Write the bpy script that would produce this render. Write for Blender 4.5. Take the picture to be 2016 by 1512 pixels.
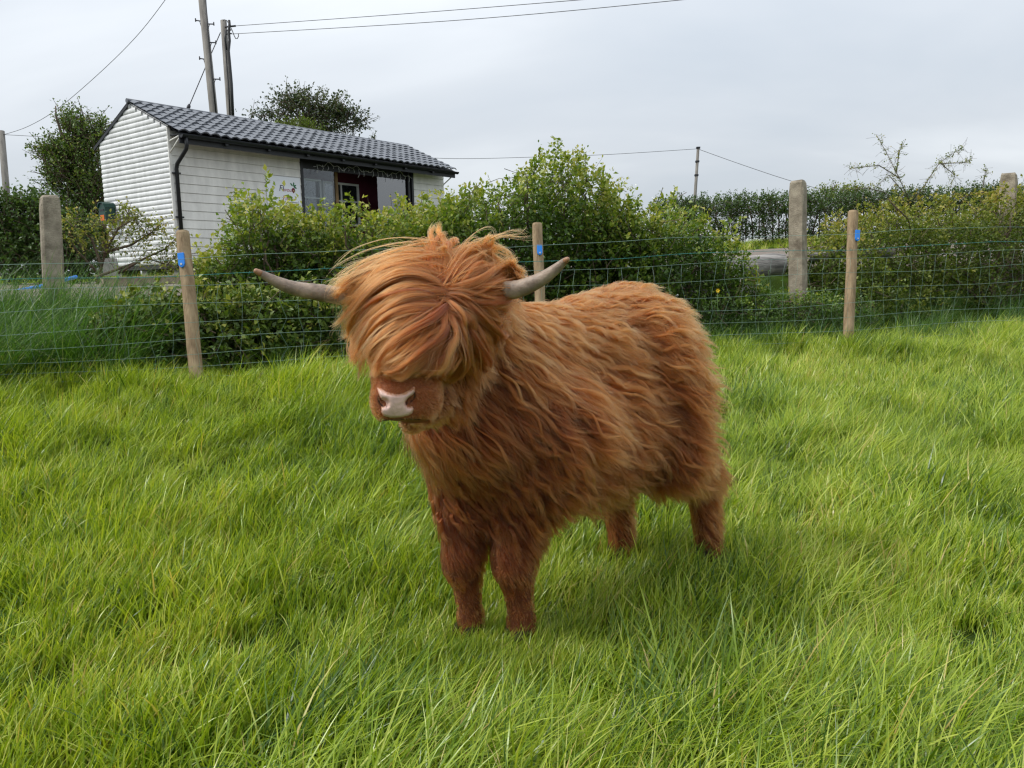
import bpy, math, numpy as np
from mathutils import Vector, Matrix
sc = bpy.context.scene
for o in list(bpy.data.objects): bpy.data.objects.remove(o)
R = np.random.default_rng(7)
A = lambda *v: np.array(v, float)

# ------------------------------------------------------------------ camera
FPX, PITCH, ROLL, CAMH = 1560.0, math.radians(7.8), math.radians(1.3), 1.15
FW = A(0, math.cos(PITCH), -math.sin(PITCH)); UP0 = A(0, math.sin(PITCH), math.cos(PITCH)); RT0 = A(1, 0, 0)
RT = math.cos(ROLL)*RT0 - math.sin(ROLL)*UP0; UP = math.sin(ROLL)*RT0 + math.cos(ROLL)*UP0
CAM = A(0, 0, CAMH)
def ray(x, y): return FW + (x-1008)/FPX*RT - (y-756)/FPX*UP
def un(x, y, d): return CAM + d*ray(x, y)
cam = bpy.data.cameras.new('camera'); camo = bpy.data.objects.new('camera', cam); sc.collection.objects.link(camo)
cam.sensor_width = 36; cam.lens = 36*FPX/2016; cam.clip_start = .05; cam.clip_end = 2000
M = Matrix.Identity(4)
for i, c in enumerate((RT, UP, -FW)):
    for j in range(3): M[j][i] = c[j]
M.translation = Vector(CAM); camo.matrix_world = M; sc.camera = camo

# ------------------------------------------------------------------ sky, sun, exposure
SUN_EL, SUN_AZ = math.radians(47), math.radians(-98)     # azimuth from +y towards +x
w = bpy.data.worlds.new('World'); sc.world = w; w.use_nodes = True
nt = w.node_tree; nt.nodes.clear()
def N(nt, typ, **kw):
    n = nt.nodes.new(typ)
    for k, v in kw.items():
        if k.startswith('i_'): n.inputs[k[2:].replace('_', ' ')].default_value = v
        elif k.startswith('n'): n.inputs[int(k[1:])].default_value = v
        else: setattr(n, k, v)
    return n
def ramp(nt, stops, interp='LINEAR'):
    n = nt.nodes.new('ShaderNodeValToRGB'); e = n.color_ramp.elements; n.color_ramp.interpolation = interp
    while len(e) < len(stops): e.new(.5)
    for k, (p, c) in enumerate(stops):
        e[k].position = p; e[k].color = (c, c, c, 1) if np.isscalar(c) else (*c, 1)
    return n
def MATH(nt, op, a, b=None):
    n = nt.nodes.new('ShaderNodeMath'); n.operation = op
    for i, v in enumerate((a, b)):
        if v is None: continue
        if isinstance(v, (int, float)): n.inputs[i].default_value = v
        else: nt.links.new(v, n.inputs[i])
    return n.outputs[0]
L = nt.links.new
out = N(nt, 'ShaderNodeOutputWorld'); bg = N(nt, 'ShaderNodeBackground'); bg.inputs[1].default_value = .1
sky = N(nt, 'ShaderNodeTexSky', sky_type='NISHITA', sun_disc=False, sun_elevation=SUN_EL, sun_rotation=SUN_AZ)
tc = N(nt, 'ShaderNodeTexCoord'); sep = N(nt, 'ShaderNodeSeparateXYZ'); L(tc.outputs['Generated'], sep.inputs[0])
zc = MATH(nt, 'MAXIMUM', sep.outputs[2], 0.0); zd = MATH(nt, 'ADD', zc, .22)
cx = MATH(nt, 'DIVIDE', sep.outputs[0], zd); cy = MATH(nt, 'DIVIDE', sep.outputs[1], zd)
cmb = N(nt, 'ShaderNodeCombineXYZ'); L(cx, cmb.inputs[0]); L(cy, cmb.inputs[1])
mp = N(nt, 'ShaderNodeMapping'); L(cmb.outputs[0], mp.inputs[0]); mp.inputs['Scale'].default_value = (.55, .9, 1); mp.inputs['Location'].default_value = (3.3, .4, 0)
nz = N(nt, 'ShaderNodeTexNoise', i_Scale=1.1, i_Detail=5.0, i_Roughness=.5, i_Distortion=.35); L(mp.outputs[0], nz.inputs['Vector'])
cr = ramp(nt, [(.30, (3.4, 3.72, 4.1)), (.5, (3.95, 4.2, 4.5)), (.70, (4.95, 5.17, 5.4))]); L(nz.outputs[0], cr.inputs[0])
grad = MATH(nt, 'ADD', MATH(nt, 'MULTIPLY', zc, 1.35), .84)
mul = N(nt, 'ShaderNodeVectorMath', operation='SCALE'); L(cr.outputs[0], mul.inputs[0]); L(grad, mul.inputs['Scale'])
mx = N(nt, 'ShaderNodeMixRGB'); mx.inputs[0].default_value = .93; L(sky.outputs[0], mx.inputs[1]); L(mul.outputs[0], mx.inputs[2])
L(mx.outputs[0], bg.inputs[0]); L(bg.outputs[0], out.inputs[0])
sun = bpy.data.lights.new('sun', 'SUN'); sun.energy = 1.5; sun.angle = math.radians(11); sun.color = (1, .95, .87)
suno = bpy.data.objects.new('sun', sun); sc.collection.objects.link(suno)
sd = Vector((math.sin(SUN_AZ)*math.cos(SUN_EL), math.cos(SUN_AZ)*math.cos(SUN_EL), math.sin(SUN_EL)))
suno.rotation_euler = sd.to_track_quat('Z', 'Y').to_euler(); suno.location = (-8, -1, 9)
vs = sc.view_settings; vs.view_transform = 'Standard'; vs.look = 'None'; vs.gamma = 1; vs.use_curve_mapping = False
vs.exposure = 0.78
sc.cycles.use_denoising = True; sc.cycles.denoiser = 'OPENIMAGEDENOISE'; sc.cycles.denoising_prefilter = 'ACCURATE'; sc.cycles.denoising_input_passes = 'RGB_ALBEDO_NORMAL'; sc.cycles.filter_width = 1.3
sc.cycles.max_bounces = 8; sc.cycles.transparent_max_bounces = 12; sc.cycles.transmission_bounces = 6
sc.cycles_curves.shape = 'RIBBONS'; sc.cycles_curves.subdivisions = 2

# ------------------------------------------------------------------ materials
def newmat(name):
    m = bpy.data.materials.new(name); m.use_nodes = True; nt = m.node_tree; nt.nodes.clear()
    o = nt.nodes.new('ShaderNodeOutputMaterial'); return m, nt, o
def pm(name, col, rough=.6, metal=0, var=.15, scale=6, stretch=(1, 1, 1), bump=.0, col2=None, bscale=None, spec=.4, detail=6):
    m, nt, o = newmat(name); p = nt.nodes.new('ShaderNodeBsdfPrincipled'); L = nt.links.new
    t = N(nt, 'ShaderNodeTexCoord'); mp = N(nt, 'ShaderNodeMapping'); mp.inputs['Scale'].default_value = stretch; L(t.outputs['Object'], mp.inputs[0])
    nz = N(nt, 'ShaderNodeTexNoise', i_Scale=float(scale), i_Detail=float(detail), i_Roughness=.62); L(mp.outputs[0], nz.inputs['Vector'])
    c = A(*col); d = A(*col2) if col2 is not None else c*(1-2*var)
    rp = ramp(nt, [(.3, tuple(d)), (.7, tuple(np.minimum(c*(1+var*.3), 1)))]); L(nz.outputs[0], rp.inputs[0])
    L(rp.outputs[0], p.inputs['Base Color']); p.inputs['Roughness'].default_value = rough; p.inputs['Metallic'].default_value = metal
    p.inputs['Specular IOR Level'].default_value = spec
    if bump:
        n2 = N(nt, 'ShaderNodeTexNoise', i_Scale=float(bscale or scale*4), i_Detail=5.0); L(mp.outputs[0], n2.inputs['Vector'])
        b = N(nt, 'ShaderNodeBump', i_Strength=bump, i_Distance=.01); L(n2.outputs[0], b.inputs['Height']); L(b.outputs[0], p.inputs['Normal'])
    L(p.outputs[0], o.inputs[0]); return m
def leafmat(name, stops, trans=.35, gloss=.12, grough=.42, patch=0, tcol=(1.0, 1.15, .45), instrand=0.0, patchscale=1.1):
    m, nt, o = newmat(name); L = nt.links.new
    at = N(nt, 'ShaderNodeAttribute', attribute_name='tone'); v = at.outputs['Fac']
    if patch:
        g = N(nt, 'ShaderNodeNewGeometry'); nz = N(nt, 'ShaderNodeTexNoise', i_Scale=patchscale, i_Detail=3.0); L(g.outputs['Position'], nz.inputs['Vector'])
        v = MATH(nt, 'ADD', v, MATH(nt, 'MULTIPLY', MATH(nt, 'SUBTRACT', nz.outputs[0], .5), patch))
    if instrand:
        oi = N(nt, 'ShaderNodeObjectInfo'); v = MATH(nt, 'ADD', v, MATH(nt, 'MULTIPLY', MATH(nt, 'SUBTRACT', oi.outputs['Random'], .5), instrand))
    rp = ramp(nt, stops); L(v, rp.inputs[0])
    df = N(nt, 'ShaderNodeBsdfDiffuse'); L(rp.outputs[0], df.inputs[0])
    tcn = N(nt, 'ShaderNodeMixRGB', blend_type='MULTIPLY'); tcn.inputs[0].default_value = 1; tcn.inputs[2].default_value = (*tcol, 1); L(rp.outputs[0], tcn.inputs[1])
    tr = N(nt, 'ShaderNodeBsdfTranslucent'); L(tcn.outputs[0], tr.inputs[0])
    m1 = N(nt, 'ShaderNodeMixShader'); m1.inputs[0].default_value = trans; L(df.outputs[0], m1.inputs[1]); L(tr.outputs[0], m1.inputs[2])
    gl = N(nt, 'ShaderNodeBsdfGlossy'); gl.inputs['Roughness'].default_value = grough; gl.inputs[0].default_value = (.9, .95, 1, 1)
    fr = N(nt, 'ShaderNodeLayerWeight'); fr.inputs[0].default_value = .5
    m2 = N(nt, 'ShaderNodeMixShader'); L(MATH(nt, 'ADD', MATH(nt, 'MULTIPLY', MATH(nt, 'POWER', fr.outputs['Facing'], 4.0), gloss), .008+gloss*.10), m2.inputs[0]); L(m1.outputs[0], m2.inputs[1]); L(gl.outputs[0], m2.inputs[2])
    L(m2.outputs[0], o.inputs[0]); return m
MAT = {}
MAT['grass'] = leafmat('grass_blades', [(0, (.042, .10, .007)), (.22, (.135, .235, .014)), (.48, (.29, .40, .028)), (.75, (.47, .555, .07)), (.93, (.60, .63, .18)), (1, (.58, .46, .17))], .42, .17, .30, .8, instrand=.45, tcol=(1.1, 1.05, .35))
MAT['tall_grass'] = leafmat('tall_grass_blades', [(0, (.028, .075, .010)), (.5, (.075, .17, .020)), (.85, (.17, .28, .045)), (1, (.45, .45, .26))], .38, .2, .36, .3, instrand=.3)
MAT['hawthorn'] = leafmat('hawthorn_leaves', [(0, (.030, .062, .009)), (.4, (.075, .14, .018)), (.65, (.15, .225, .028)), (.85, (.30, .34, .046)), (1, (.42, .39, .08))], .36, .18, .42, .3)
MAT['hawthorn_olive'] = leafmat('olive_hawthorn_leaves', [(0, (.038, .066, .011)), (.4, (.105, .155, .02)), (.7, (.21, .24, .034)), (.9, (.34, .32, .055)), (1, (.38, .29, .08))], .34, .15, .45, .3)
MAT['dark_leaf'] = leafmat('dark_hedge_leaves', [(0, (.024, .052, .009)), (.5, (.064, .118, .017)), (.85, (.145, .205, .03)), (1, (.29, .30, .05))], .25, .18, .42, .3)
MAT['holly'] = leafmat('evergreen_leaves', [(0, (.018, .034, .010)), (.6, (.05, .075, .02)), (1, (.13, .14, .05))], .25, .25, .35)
MAT['lime'] = leafmat('lime_leaves', [(0, (.06, .10, .015)), (1, (.16, .21, .03))], .3, .1)
MAT['nettle'] = leafmat('nettle_leaves', [(0, (.03, .085, .018)), (.6, (.07, .16, .035)), (1, (.15, .25, .06))], .3, .1, .5)
MAT['petal'] = pm('white_blossom', (.75, .76, .7), .7, var=.1)
MAT['bark'] = pm('twig_bark', (.14, .10, .065), .85, var=.3, scale=20)
MAT['grey_bark'] = pm('grey_bark', (.19, .16, .12), .85, var=.3, scale=20)
MAT['timber'] = pm('treated_post_timber', (.36, .265, .16), .8, var=.3, scale=22, stretch=(1, 1, .07), bump=.6, col2=(.17, .11, .06))
MAT['concrete'] = pm('aggregate_concrete', (.34, .295, .225), .9, var=.3, scale=9, bump=1.0, bscale=90, col2=(.13, .105, .075), detail=12)
MAT['log'] = pm('weathered_log', (.36, .34, .32), .85, var=.3, scale=12, stretch=(.15, 1.4, 1.4), bump=.8, col2=(.10, .095, .09))
MAT['log_end'] = pm('sawn_log_end', (.30, .26, .20), .9, var=.3, scale=18)
MAT['sleeper'] = pm('pale_sleeper', (.34, .28, .20), .9, var=.3, scale=12)
MAT['white_board'] = pm('white_painted_board', (.78, .79, .80), .5, var=.11, scale=5, stretch=(1.5, 1.5, .5), bump=.08)
MAT['cream_board'] = pm('cream_painted_board', (.78, .77, .73), .55, var=.10, scale=4, stretch=(1.5, 1.5, .5), bump=.06)
MAT['tile'] = pm('blue_grey_roof_tile', (.105, .115, .135), .36, var=.12, scale=10, spec=.6)
MAT['black'] = pm('black_plastic', (.012, .013, .016), .4, var=.1)
MAT['fascia'] = pm('dark_fascia', (.016, .018, .022), .5, var=.1)
MAT['maroon'] = pm('maroon_wall', (.09, .009, .025), .7, var=.1)
MAT['inside'] = pm('dark_inside', (.05, .05, .05), .8, var=.2)
MAT['upvc'] = pm('white_frame', (.72, .74, .74), .35, var=.03)
MAT['oak'] = pm('oak_post', (.35, .22, .1), .6, var=.2)
MAT['sign_white'] = pm('white_sign_board', (.80, .83, .88), .4, var=.02)
MAT['navy_ink'] = pm('navy_lettering', (.02, .02, .07), .5, var=.05)
MAT['red_ink'] = pm('red_lettering', (.35, .02, .05), .5, var=.05)
MAT['beet'] = pm('beetroot_print', (.16, .01, .035), .5, var=.1)
MAT['leaf_ink'] = pm('green_print', (.02, .16, .06), .5, var=.1)
MAT['box_green'] = pm('dark_green_metal', (.006, .045, .032), .35, var=.1)
MAT['orange'] = pm('orange_sticker', (.75, .17, .02), .5, var=.1)
MAT['blue'] = pm('blue_plastic', (.02, .22, .75), .35, var=.06)
MAT['steel'] = pm('galvanised_steel', (.5, .5, .48), .4, .8, var=.1)
MAT['iron'] = pm('dark_ironwork', (.05, .05, .06), .6, .3, var=.2)
MAT['pole'] = pm('weathered_pole', (.24, .225, .20), .85, var=.25, scale=10, stretch=(1, 1, .1), bump=.4, col2=(.11, .10, .09))
MAT['cable'] = pm('black_cable', (.02, .02, .022), .5, var=.1)
MAT['line_grey'] = pm('weathered_line', (.10, .10, .11), .6, var=.1)
MAT['muzzle_skin'] = pm('muzzle_skin', (.24, .075, .028), .7, var=.2, scale=20)
MAT['wire'] = pm('green_coated_wire', (.17, .27, .22), .5, 0, var=.1, spec=.7)
MAT['barb'] = pm('teal_barbed_wire', (.05, .26, .24), .4, .2, var=.2)
MAT['horn'] = pm('horn', (.36, .275, .205), .5, var=.35, scale=22, stretch=(1, 1, 1), bump=.35, bscale=60, col2=(.14, .10, .075))
MAT['horn_tip'] = pm('horn_tip', (.38, .20, .11), .4, var=.2)
MAT['hoof'] = pm('hoof', (.04, .028, .02), .9, var=.3, spec=.1)
MAT['nose'] = pm('pink_nose', (.66, .45, .39), .38, var=.10, scale=30, bump=.3, bscale=120, spec=.5)
MAT['nostril'] = pm('nostril_lining', (.03, .011, .009), .6, var=.2)
MAT['skin'] = pm('undercoat', (.13, .038, .012), .9, var=.2, scale=14)
MAT['gravel'] = pm('gravel', (.24, .20, .165), .95, var=.3, scale=60, bump=.6)
MAT['block'] = pm('grey_block', (.28, .27, .25), .9, var=.2, scale=20)
MAT['brick'] = pm('red_brick', (.22, .07, .05), .9, var=.2, scale=30)
m, nt, o = newmat('window_glass'); MAT['glass'] = m
gl = N(nt, 'ShaderNodeBsdfGlossy'); gl.inputs['Roughness'].default_value = .03; tp = N(nt, 'ShaderNodeBsdfTransparent'); tp.inputs[0].default_value = (.85, .89, .91, 1)
fr = N(nt, 'ShaderNodeFresnel'); fr.inputs[0].default_value = 1.42; mxs = N(nt, 'ShaderNodeMixShader')
nt.links.new(fr.outputs[0], mxs.inputs[0]); nt.links.new(tp.outputs[0], mxs.inputs[1]); nt.links.new(gl.outputs[0], mxs.inputs[2]); nt.links.new(mxs.outputs[0], o.inputs[0])
MAT['sky_glass'] = MAT['glass'].copy(); MAT['sky_glass'].name = 'reflecting_glass'
for n_ in MAT['sky_glass'].node_tree.nodes:
    if n_.type == 'FRESNEL': n_.inputs[0].default_value = 3.2
def hairmat(name, stops, rough=.45):
    m, nt, o = newmat(name); L = nt.links.new
    at = N(nt, 'ShaderNodeAttribute', attribute_name='tint'); hi = N(nt, 'ShaderNodeHairInfo')
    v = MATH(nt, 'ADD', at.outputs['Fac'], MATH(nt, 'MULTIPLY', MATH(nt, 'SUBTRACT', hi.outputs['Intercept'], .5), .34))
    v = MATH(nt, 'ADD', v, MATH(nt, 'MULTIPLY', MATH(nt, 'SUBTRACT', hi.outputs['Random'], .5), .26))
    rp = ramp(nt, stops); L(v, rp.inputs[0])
    h = N(nt, 'ShaderNodeBsdfHairPrincipled'); h.model = 'CHIANG'; h.parametrization = 'COLOR'
    L(rp.outputs[0], h.inputs['Color']); h.inputs['Roughness'].default_value = rough; h.inputs['Radial Roughness'].default_value = .6; h.inputs['IOR'].default_value = 1.38
    L(h.outputs[0], o.inputs[0]); return m
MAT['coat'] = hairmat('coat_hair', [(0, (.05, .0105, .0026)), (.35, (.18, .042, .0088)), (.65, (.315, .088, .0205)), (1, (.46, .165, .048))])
MAT['short'] = hairmat('muzzle_hair', [(0, (.20, .055, .018)), (.5, (.38, .125, .045)), (1, (.54, .22, .09))])

# ------------------------------------------------------------------ object helpers
def put(name, data, parent=None, label=None, cat=None, group=None, kind=None):
    o = bpy.data.objects.new(name, data); sc.collection.objects.link(o)
    if parent is not None: o.parent = parent; o.matrix_parent_inverse = parent.matrix_world.inverted()
    if label: o['label'] = label
    if cat: o['category'] = cat
    if group: o['group'] = group
    if kind: o['kind'] = kind
    return o
def thing(name, label, cat, loc=(0, 0, 0), group=None):
    o = put(name, None, None, label, cat, group); o.empty_display_size = .1
    o.location = Vector(loc); o.matrix_world = Matrix.Translation(Vector(loc)); return o
class MB:
    def __init__(s): s.v = []; s.f = []; s.n = 0; s.sm = []; s.mi = []
    def add(s, v, f, smooth=False, mi=0):
        s.v += [tuple(p) for p in v]; s.f += [tuple(i+s.n for i in q) for q in f]; s.sm += [smooth]*len(f); s.mi += [mi]*len(f); s.n += len(v); return s
    def box(s, c, ax, mi=0):         # ax: three half-axis vectors
        c = A(*c); ax = [A(*a) for a in ax]
        v = [c+i*ax[0]+j*ax[1]+k*ax[2] for i in (-1, 1) for j in (-1, 1) for k in (-1, 1)]
        return s.add(v, [(0, 1, 3, 2), (4, 6, 7, 5), (0, 4, 5, 1), (2, 3, 7, 6), (0, 2, 6, 4), (1, 5, 7, 3)], False, mi)
    def tube(s, path, rad, n=8, mi=0, caps=True, smooth=True):
        path = np.asarray(path, float); k = len(path); rad = np.broadcast_to(np.asarray(rad, float), (k,))
        T = np.gradient(path, axis=0); T /= np.linalg.norm(T, axis=1)[:, None]+1e-12
        ref = A(0, 0, 1) if abs(T[0][2]) < .9 else A(1, 0, 0)
        v = []
        for i in range(k):
            a = np.cross(T[i], ref); a /= np.linalg.norm(a)+1e-9; b = np.cross(T[i], a); ref = np.cross(a, T[i]) if True else ref
            for j in range(n):
                th = 2*math.pi*j/n; v.append(path[i]+rad[i]*(math.cos(th)*a+math.sin(th)*b))
        f = [(i*n+j, i*n+(j+1) % n, (i+1)*n+(j+1) % n, (i+1)*n+j) for i in range(k-1) for j in range(n)]
        s.add(v, f, smooth, mi)
        if caps:
            m0 = s.n-k*n
            s.f += [tuple(m0+j for j in range(n))[::-1], tuple(m0+(k-1)*n+j for j in range(n))]; s.sm += [False]*2; s.mi += [mi]*2
        return s
    def prism(s, poly, ext, mi=0):   # poly: 3d points, ext: extrusion vector
        p = [A(*q) for q in poly]; n = len(p); e = A(*ext); v = p+[q+e for q in p]
        f = [tuple(range(n))[::-1], tuple(range(n, 2*n))]+[(i, (i+1) % n, n+(i+1) % n, n+i) for i in range(n)]
        return s.add(v, f, False, mi)
    def mesh(s, name, mats):
        me = bpy.data.meshes.new(name); me.from_pydata(s.v, [], s.f)
        for m in (mats if isinstance(mats, (list, tuple)) else [mats]): me.materials.append(MAT[m])
        me.polygons.foreach_set('use_smooth', s.sm); me.polygons.foreach_set('material_index', s.mi); me.update(); return me
    def put(s, name, mats, parent=None, bevel=0, **kw):
        o = put(name, s.mesh(name, mats), parent, **kw)
        if parent is not None: pass
        if bevel:
            b = o.modifiers.new('bevel', 'BEVEL'); b.width = bevel; b.segments = 2; b.limit_method = 'ANGLE'
        return o
def npmesh(name, v, f, mat, smooth=False, tone=None):
    v = np.ascontiguousarray(v, np.float32); f = np.ascontiguousarray(f, np.int32); nv = f.shape[1]
    me = bpy.data.meshes.new(name); me.vertices.add(len(v)); me.vertices.foreach_set('co', v.ravel())
    me.loops.add(f.size); me.loops.foreach_set('vertex_index', f.ravel())
    me.polygons.add(len(f)); me.polygons.foreach_set('loop_start', np.arange(0, f.size, nv, dtype=np.int32))
    me.polygons.foreach_set('use_smooth', np.full(len(f), smooth))
    if tone is not None:
        a = me.attributes.new('tone', 'FLOAT', 'POINT'); a.data.foreach_set('value', np.ascontiguousarray(tone, np.float32))
    me.materials.append(MAT[mat]); me.update(calc_edges=True); return me
def nrm(v): return v/(np.linalg.norm(v, axis=-1, keepdims=True)+1e-9)
def wob(p, s, k=0):                  # cheap smooth 3d noise about -1..1
    x, y, z = p[..., 0]*s, p[..., 1]*s, p[..., 2]*s
    return (np.sin(x*1.0+1.7*np.sin(y*.9+k)+k*1.3)+np.sin(y*1.1+1.5*np.sin(z*1.2+k*2.1)+k*.7)+np.sin(z*1.05+1.6*np.sin(x*.8+k*.5)+k*2.9))/3
def smooth(a, b, x): t = np.clip((x-a)/(b-a), 0, 1); return t*t*(3-2*t)

# ------------------------------------------------------------------ terrain
FP0 = A(-2.344, 5.857, 0); FDIR = nrm(A(3.319+2.344, 7.779-5.857, 0)); FNOR = A(-FDIR[1], FDIR[0], 0)
def fq(x, y): return (x-FP0[0])*FNOR[0]+(y-FP0[1])*FNOR[1]
def fa(x, y): return (x-FP0[0])*FDIR[0]+(y-FP0[1])*FDIR[1]
def terr(x, y):
    x = np.asarray(x, float); y = np.asarray(y, float); q = fq(x, y); a = fa(x, y)
    z = .42*smooth(-3.7, .2, q)+.30*smooth(.2, 1.5, q)+(.37+.18*smooth(-1, 3, a))*smooth(1.3, 2.6, q)
    z = z+.016*np.clip(q-2.6, 0, 12)+.055*np.clip(x+1, 0, 12)*smooth(4, 13, q)
    z = z+.02*np.sin(x*1.9+y*.7)*np.sin(y*1.6-x*.5)*(1-smooth(1.2, 2.5, q))
    z = z-.05*smooth(2, 6, a)*smooth(-3.0, -.8, q)*(1-smooth(1.0, 2.6, q))
    r = np.hypot(x-.25, y-2.7); z = z*smooth(.9, 1.6, r)
    return z
xs = np.concatenate([[-400, -150, -60, -30], np.linspace(-18, 18, 361), [30, 60, 150, 400]])
ys = np.concatenate([[-60, -20, -8], np.linspace(-4, 30, 341), [40, 60, 100, 200, 500]])
X, Y = np.meshgrid(xs, ys); Zt = terr(X, Y); nx = len(xs)
gi, gj = np.meshgrid(np.arange(len(ys)-1), np.arange(nx-1), indexing='ij'); b0 = (gi*nx+gj).ravel()
m, nt, o = newmat('soil_and_turf'); MAT['ground'] = m
p = nt.nodes.new('ShaderNodeBsdfPrincipled'); g = N(nt, 'ShaderNodeNewGeometry'); n1 = N(nt, 'ShaderNodeTexNoise', i_Scale=3.0, i_Detail=8.0); nt.links.new(g.outputs['Position'], n1.inputs['Vector'])
rp = ramp(nt, [(.3, (.025, .04, .008)), (.7, (.055, .09, .014))]); nt.links.new(n1.outputs[0], rp.inputs[0]); nt.links.new(rp.outputs[0], p.inputs['Base Color']); p.inputs['Roughness'].default_value = 1; p.inputs['Specular IOR Level'].default_value = 0; nt.links.new(p.outputs[0], o.inputs[0])
put('ground', npmesh('ground', np.stack([X.ravel(), Y.ravel(), Zt.ravel()-.022], 1), np.stack([b0, b0+1, b0+nx+1, b0+nx], 1), 'ground', True), kind='structure')

def patch(name, quad_fn, nu, nv, mat, lift):   # a sheet laid on the terrain
    u, v = np.meshgrid(np.linspace(0, 1, nu), np.linspace(0, 1, nv)); x, y = quad_fn(u.ravel(), v.ravel())
    P = np.stack([x, y, terr(x, y)+lift-.01], 1); i, j = np.meshgrid(np.arange(nv-1), np.arange(nu-1), indexing='ij'); k = (i*nu+j).ravel()
    return put(name, npmesh(name, P, np.stack([k, k+1, k+nu+1, k+nu], 1), mat, True), kind='structure')
def strip(q0, q1, a0, a1):
    def fn(u, v):
        a = a0+(a1-a0)*u; q = q0+(q1-q0)*v; return FP0[0]+a*FDIR[0]+q*FNOR[0], FP0[1]+a*FDIR[1]+q*FNOR[1]
    return fn
patch('gravel_yard', strip(2.2, 9.2, -14, 22), 90, 24, 'gravel', .02)

# ------------------------------------------------------------------ grass (instanced clumps = stuff)
def blades(n, rad, h0, h1, w, lean, curl, tone0, tone1, dry=.05, seg=5):
    th = R.uniform(0, 2*np.pi, n); r = rad*np.sqrt(R.random(n)); base = np.stack([r*np.cos(th), r*np.sin(th), np.full(n, -.02)], 1)
    hgt = R.uniform(h0, h1, n); az = R.normal(0, .75, n); az = np.where(R.random(n) < .25, R.uniform(-np.pi, np.pi, n), az)
    d = np.stack([np.cos(az), np.sin(az), np.zeros(n)], 1); ln = np.abs(R.normal(lean, lean*.5, n)); cv = np.abs(R.normal(curl, curl*.5, n))
    side = np.stack([-np.sin(az), np.cos(az), np.zeros(n)], 1); tw = R.normal(0, .6, n); side = nrm(side*np.cos(tw)[:, None]+d*np.sin(tw)[:, None])
    V = []; p = base.copy()
    for k in range(seg+1):
        t = k/seg; ang = ln+cv*t*1.4; ww = w*R.uniform(.95, 1.05, n)*(1-t**1.7)*(.65+.35*min(1, t*4))
        if k == seg: V.append(p.copy())
        else: V.append(p-side*ww[:, None]*.5); V.append(p+side*ww[:, None]*.5)
        p = p+(d*np.sin(ang)[:, None]+A(0, 0, 1)*np.cos(ang)[:, None])*(hgt/seg)[:, None]
    V = np.stack(V, 1); m = 2*seg+1; F = []
    for k in range(seg-1): F += [(2*k, 2*k+1, 2*k+3), (2*k, 2*k+3, 2*k+2)]
    F.append((2*seg-2, 2*seg-1, 2*seg)); F = np.array(F)
    f = (np.arange(n)[:, None, None]*m+F[None]).reshape(-1, 3); tone = R.uniform(tone0, tone1, n); tone = np.where(R.random(n) < dry, R.uniform(.9, 1, n), tone)
    return V.reshape(-1, 3), f, np.repeat(tone, m)
def clumps(cname, count, mat, **kw):
    col = bpy.data.collections.new(cname)
    for i in range(count):
        v, f, t = blades(**kw); o = bpy.data.objects.new('%s_%02d' % (cname, i), npmesh('grass_clump', v, f, mat, True, t)); col.objects.link(o)
    return col
def scatter(name, P, rot, scl, col, ncl, label=None):
    me = bpy.data.meshes.new(name); me.vertices.add(len(P)); me.vertices.foreach_set('co', np.ascontiguousarray(P, np.float32).ravel())
    for nm, ty, key, arr in (('rot', 'FLOAT_VECTOR', 'vector', rot), ('scl', 'FLOAT_VECTOR', 'vector', scl)):
        at = me.attributes.new(nm, ty, 'POINT'); at.data.foreach_set(key, np.ascontiguousarray(arr, np.float32).ravel())
    at = me.attributes.new('pick', 'INT', 'POINT'); at.data.foreach_set('value', R.integers(0, ncl, len(P)).astype(np.int32))
    o = put(name, me, kind='stuff')
    ng = bpy.data.node_groups.new(name, 'GeometryNodeTree')
    ng.interface.new_socket('Geometry', in_out='INPUT', socket_type='NodeSocketGeometry'); ng.interface.new_socket('Geometry', in_out='OUTPUT', socket_type='NodeSocketGeometry')
    gi = ng.nodes.new('NodeGroupInput'); go = ng.nodes.new('NodeGroupOutput'); ip = ng.nodes.new('GeometryNodeInstanceOnPoints'); ci = ng.nodes.new('GeometryNodeCollectionInfo')
    ci.inputs['Collection'].default_value = col; ci.inputs['Separate Children'].default_value = True; ci.inputs['Reset Children'].default_value = True
    def na(nm, ty):
        n = ng.nodes.new('GeometryNodeInputNamedAttribute'); n.data_type = ty; n.inputs['Name'].default_value = nm; return n.outputs['Attribute']
    ip.inputs['Pick Instance'].default_value = True; lk = ng.links.new
    lk(gi.outputs[0], ip.inputs['Points']); lk(ci.outputs[0], ip.inputs['Instance']); lk(na('pick', 'INT'), ip.inputs['Instance Index']); lk(na('rot', 'FLOAT_VECTOR'), ip.inputs['Rotation']); lk(na('scl', 'FLOAT_VECTOR'), ip.inputs['Scale'])
    lk(ip.outputs[0], go.inputs[0]); md = o.modifiers.new('scatter', 'NODES'); md.node_group = ng; return o
CLA = clumps('pasture_clump', 18, 'grass', n=38, rad=.085, h0=.06, h1=.19, w=.0062, lean=.25, curl=.5, tone0=.12, tone1=.78, dry=.045)
CLB = clumps('long_clump', 12, 'grass', n=38, rad=.09, h0=.15, h1=.31, w=.0055, lean=.45, curl=.8, tone0=.15, tone1=.7, dry=.03)
CLT = clumps('tall_clump', 10, 'tall_grass', n=44, rad=.11, h0=.35, h1=.75, w=.006, lean=.35, curl=.7, tone0=.1, tone1=.8, dry=.06, seg=6)
def field(n, x0, x1, y0, y1, cond):
    x = R.uniform(x0, x1, n); y = R.uniform(y0, y1, n); k = cond(x, y); return x[k], y[k]
def incam(x, y): return (np.abs(x) < y*.68+1.6)
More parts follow.
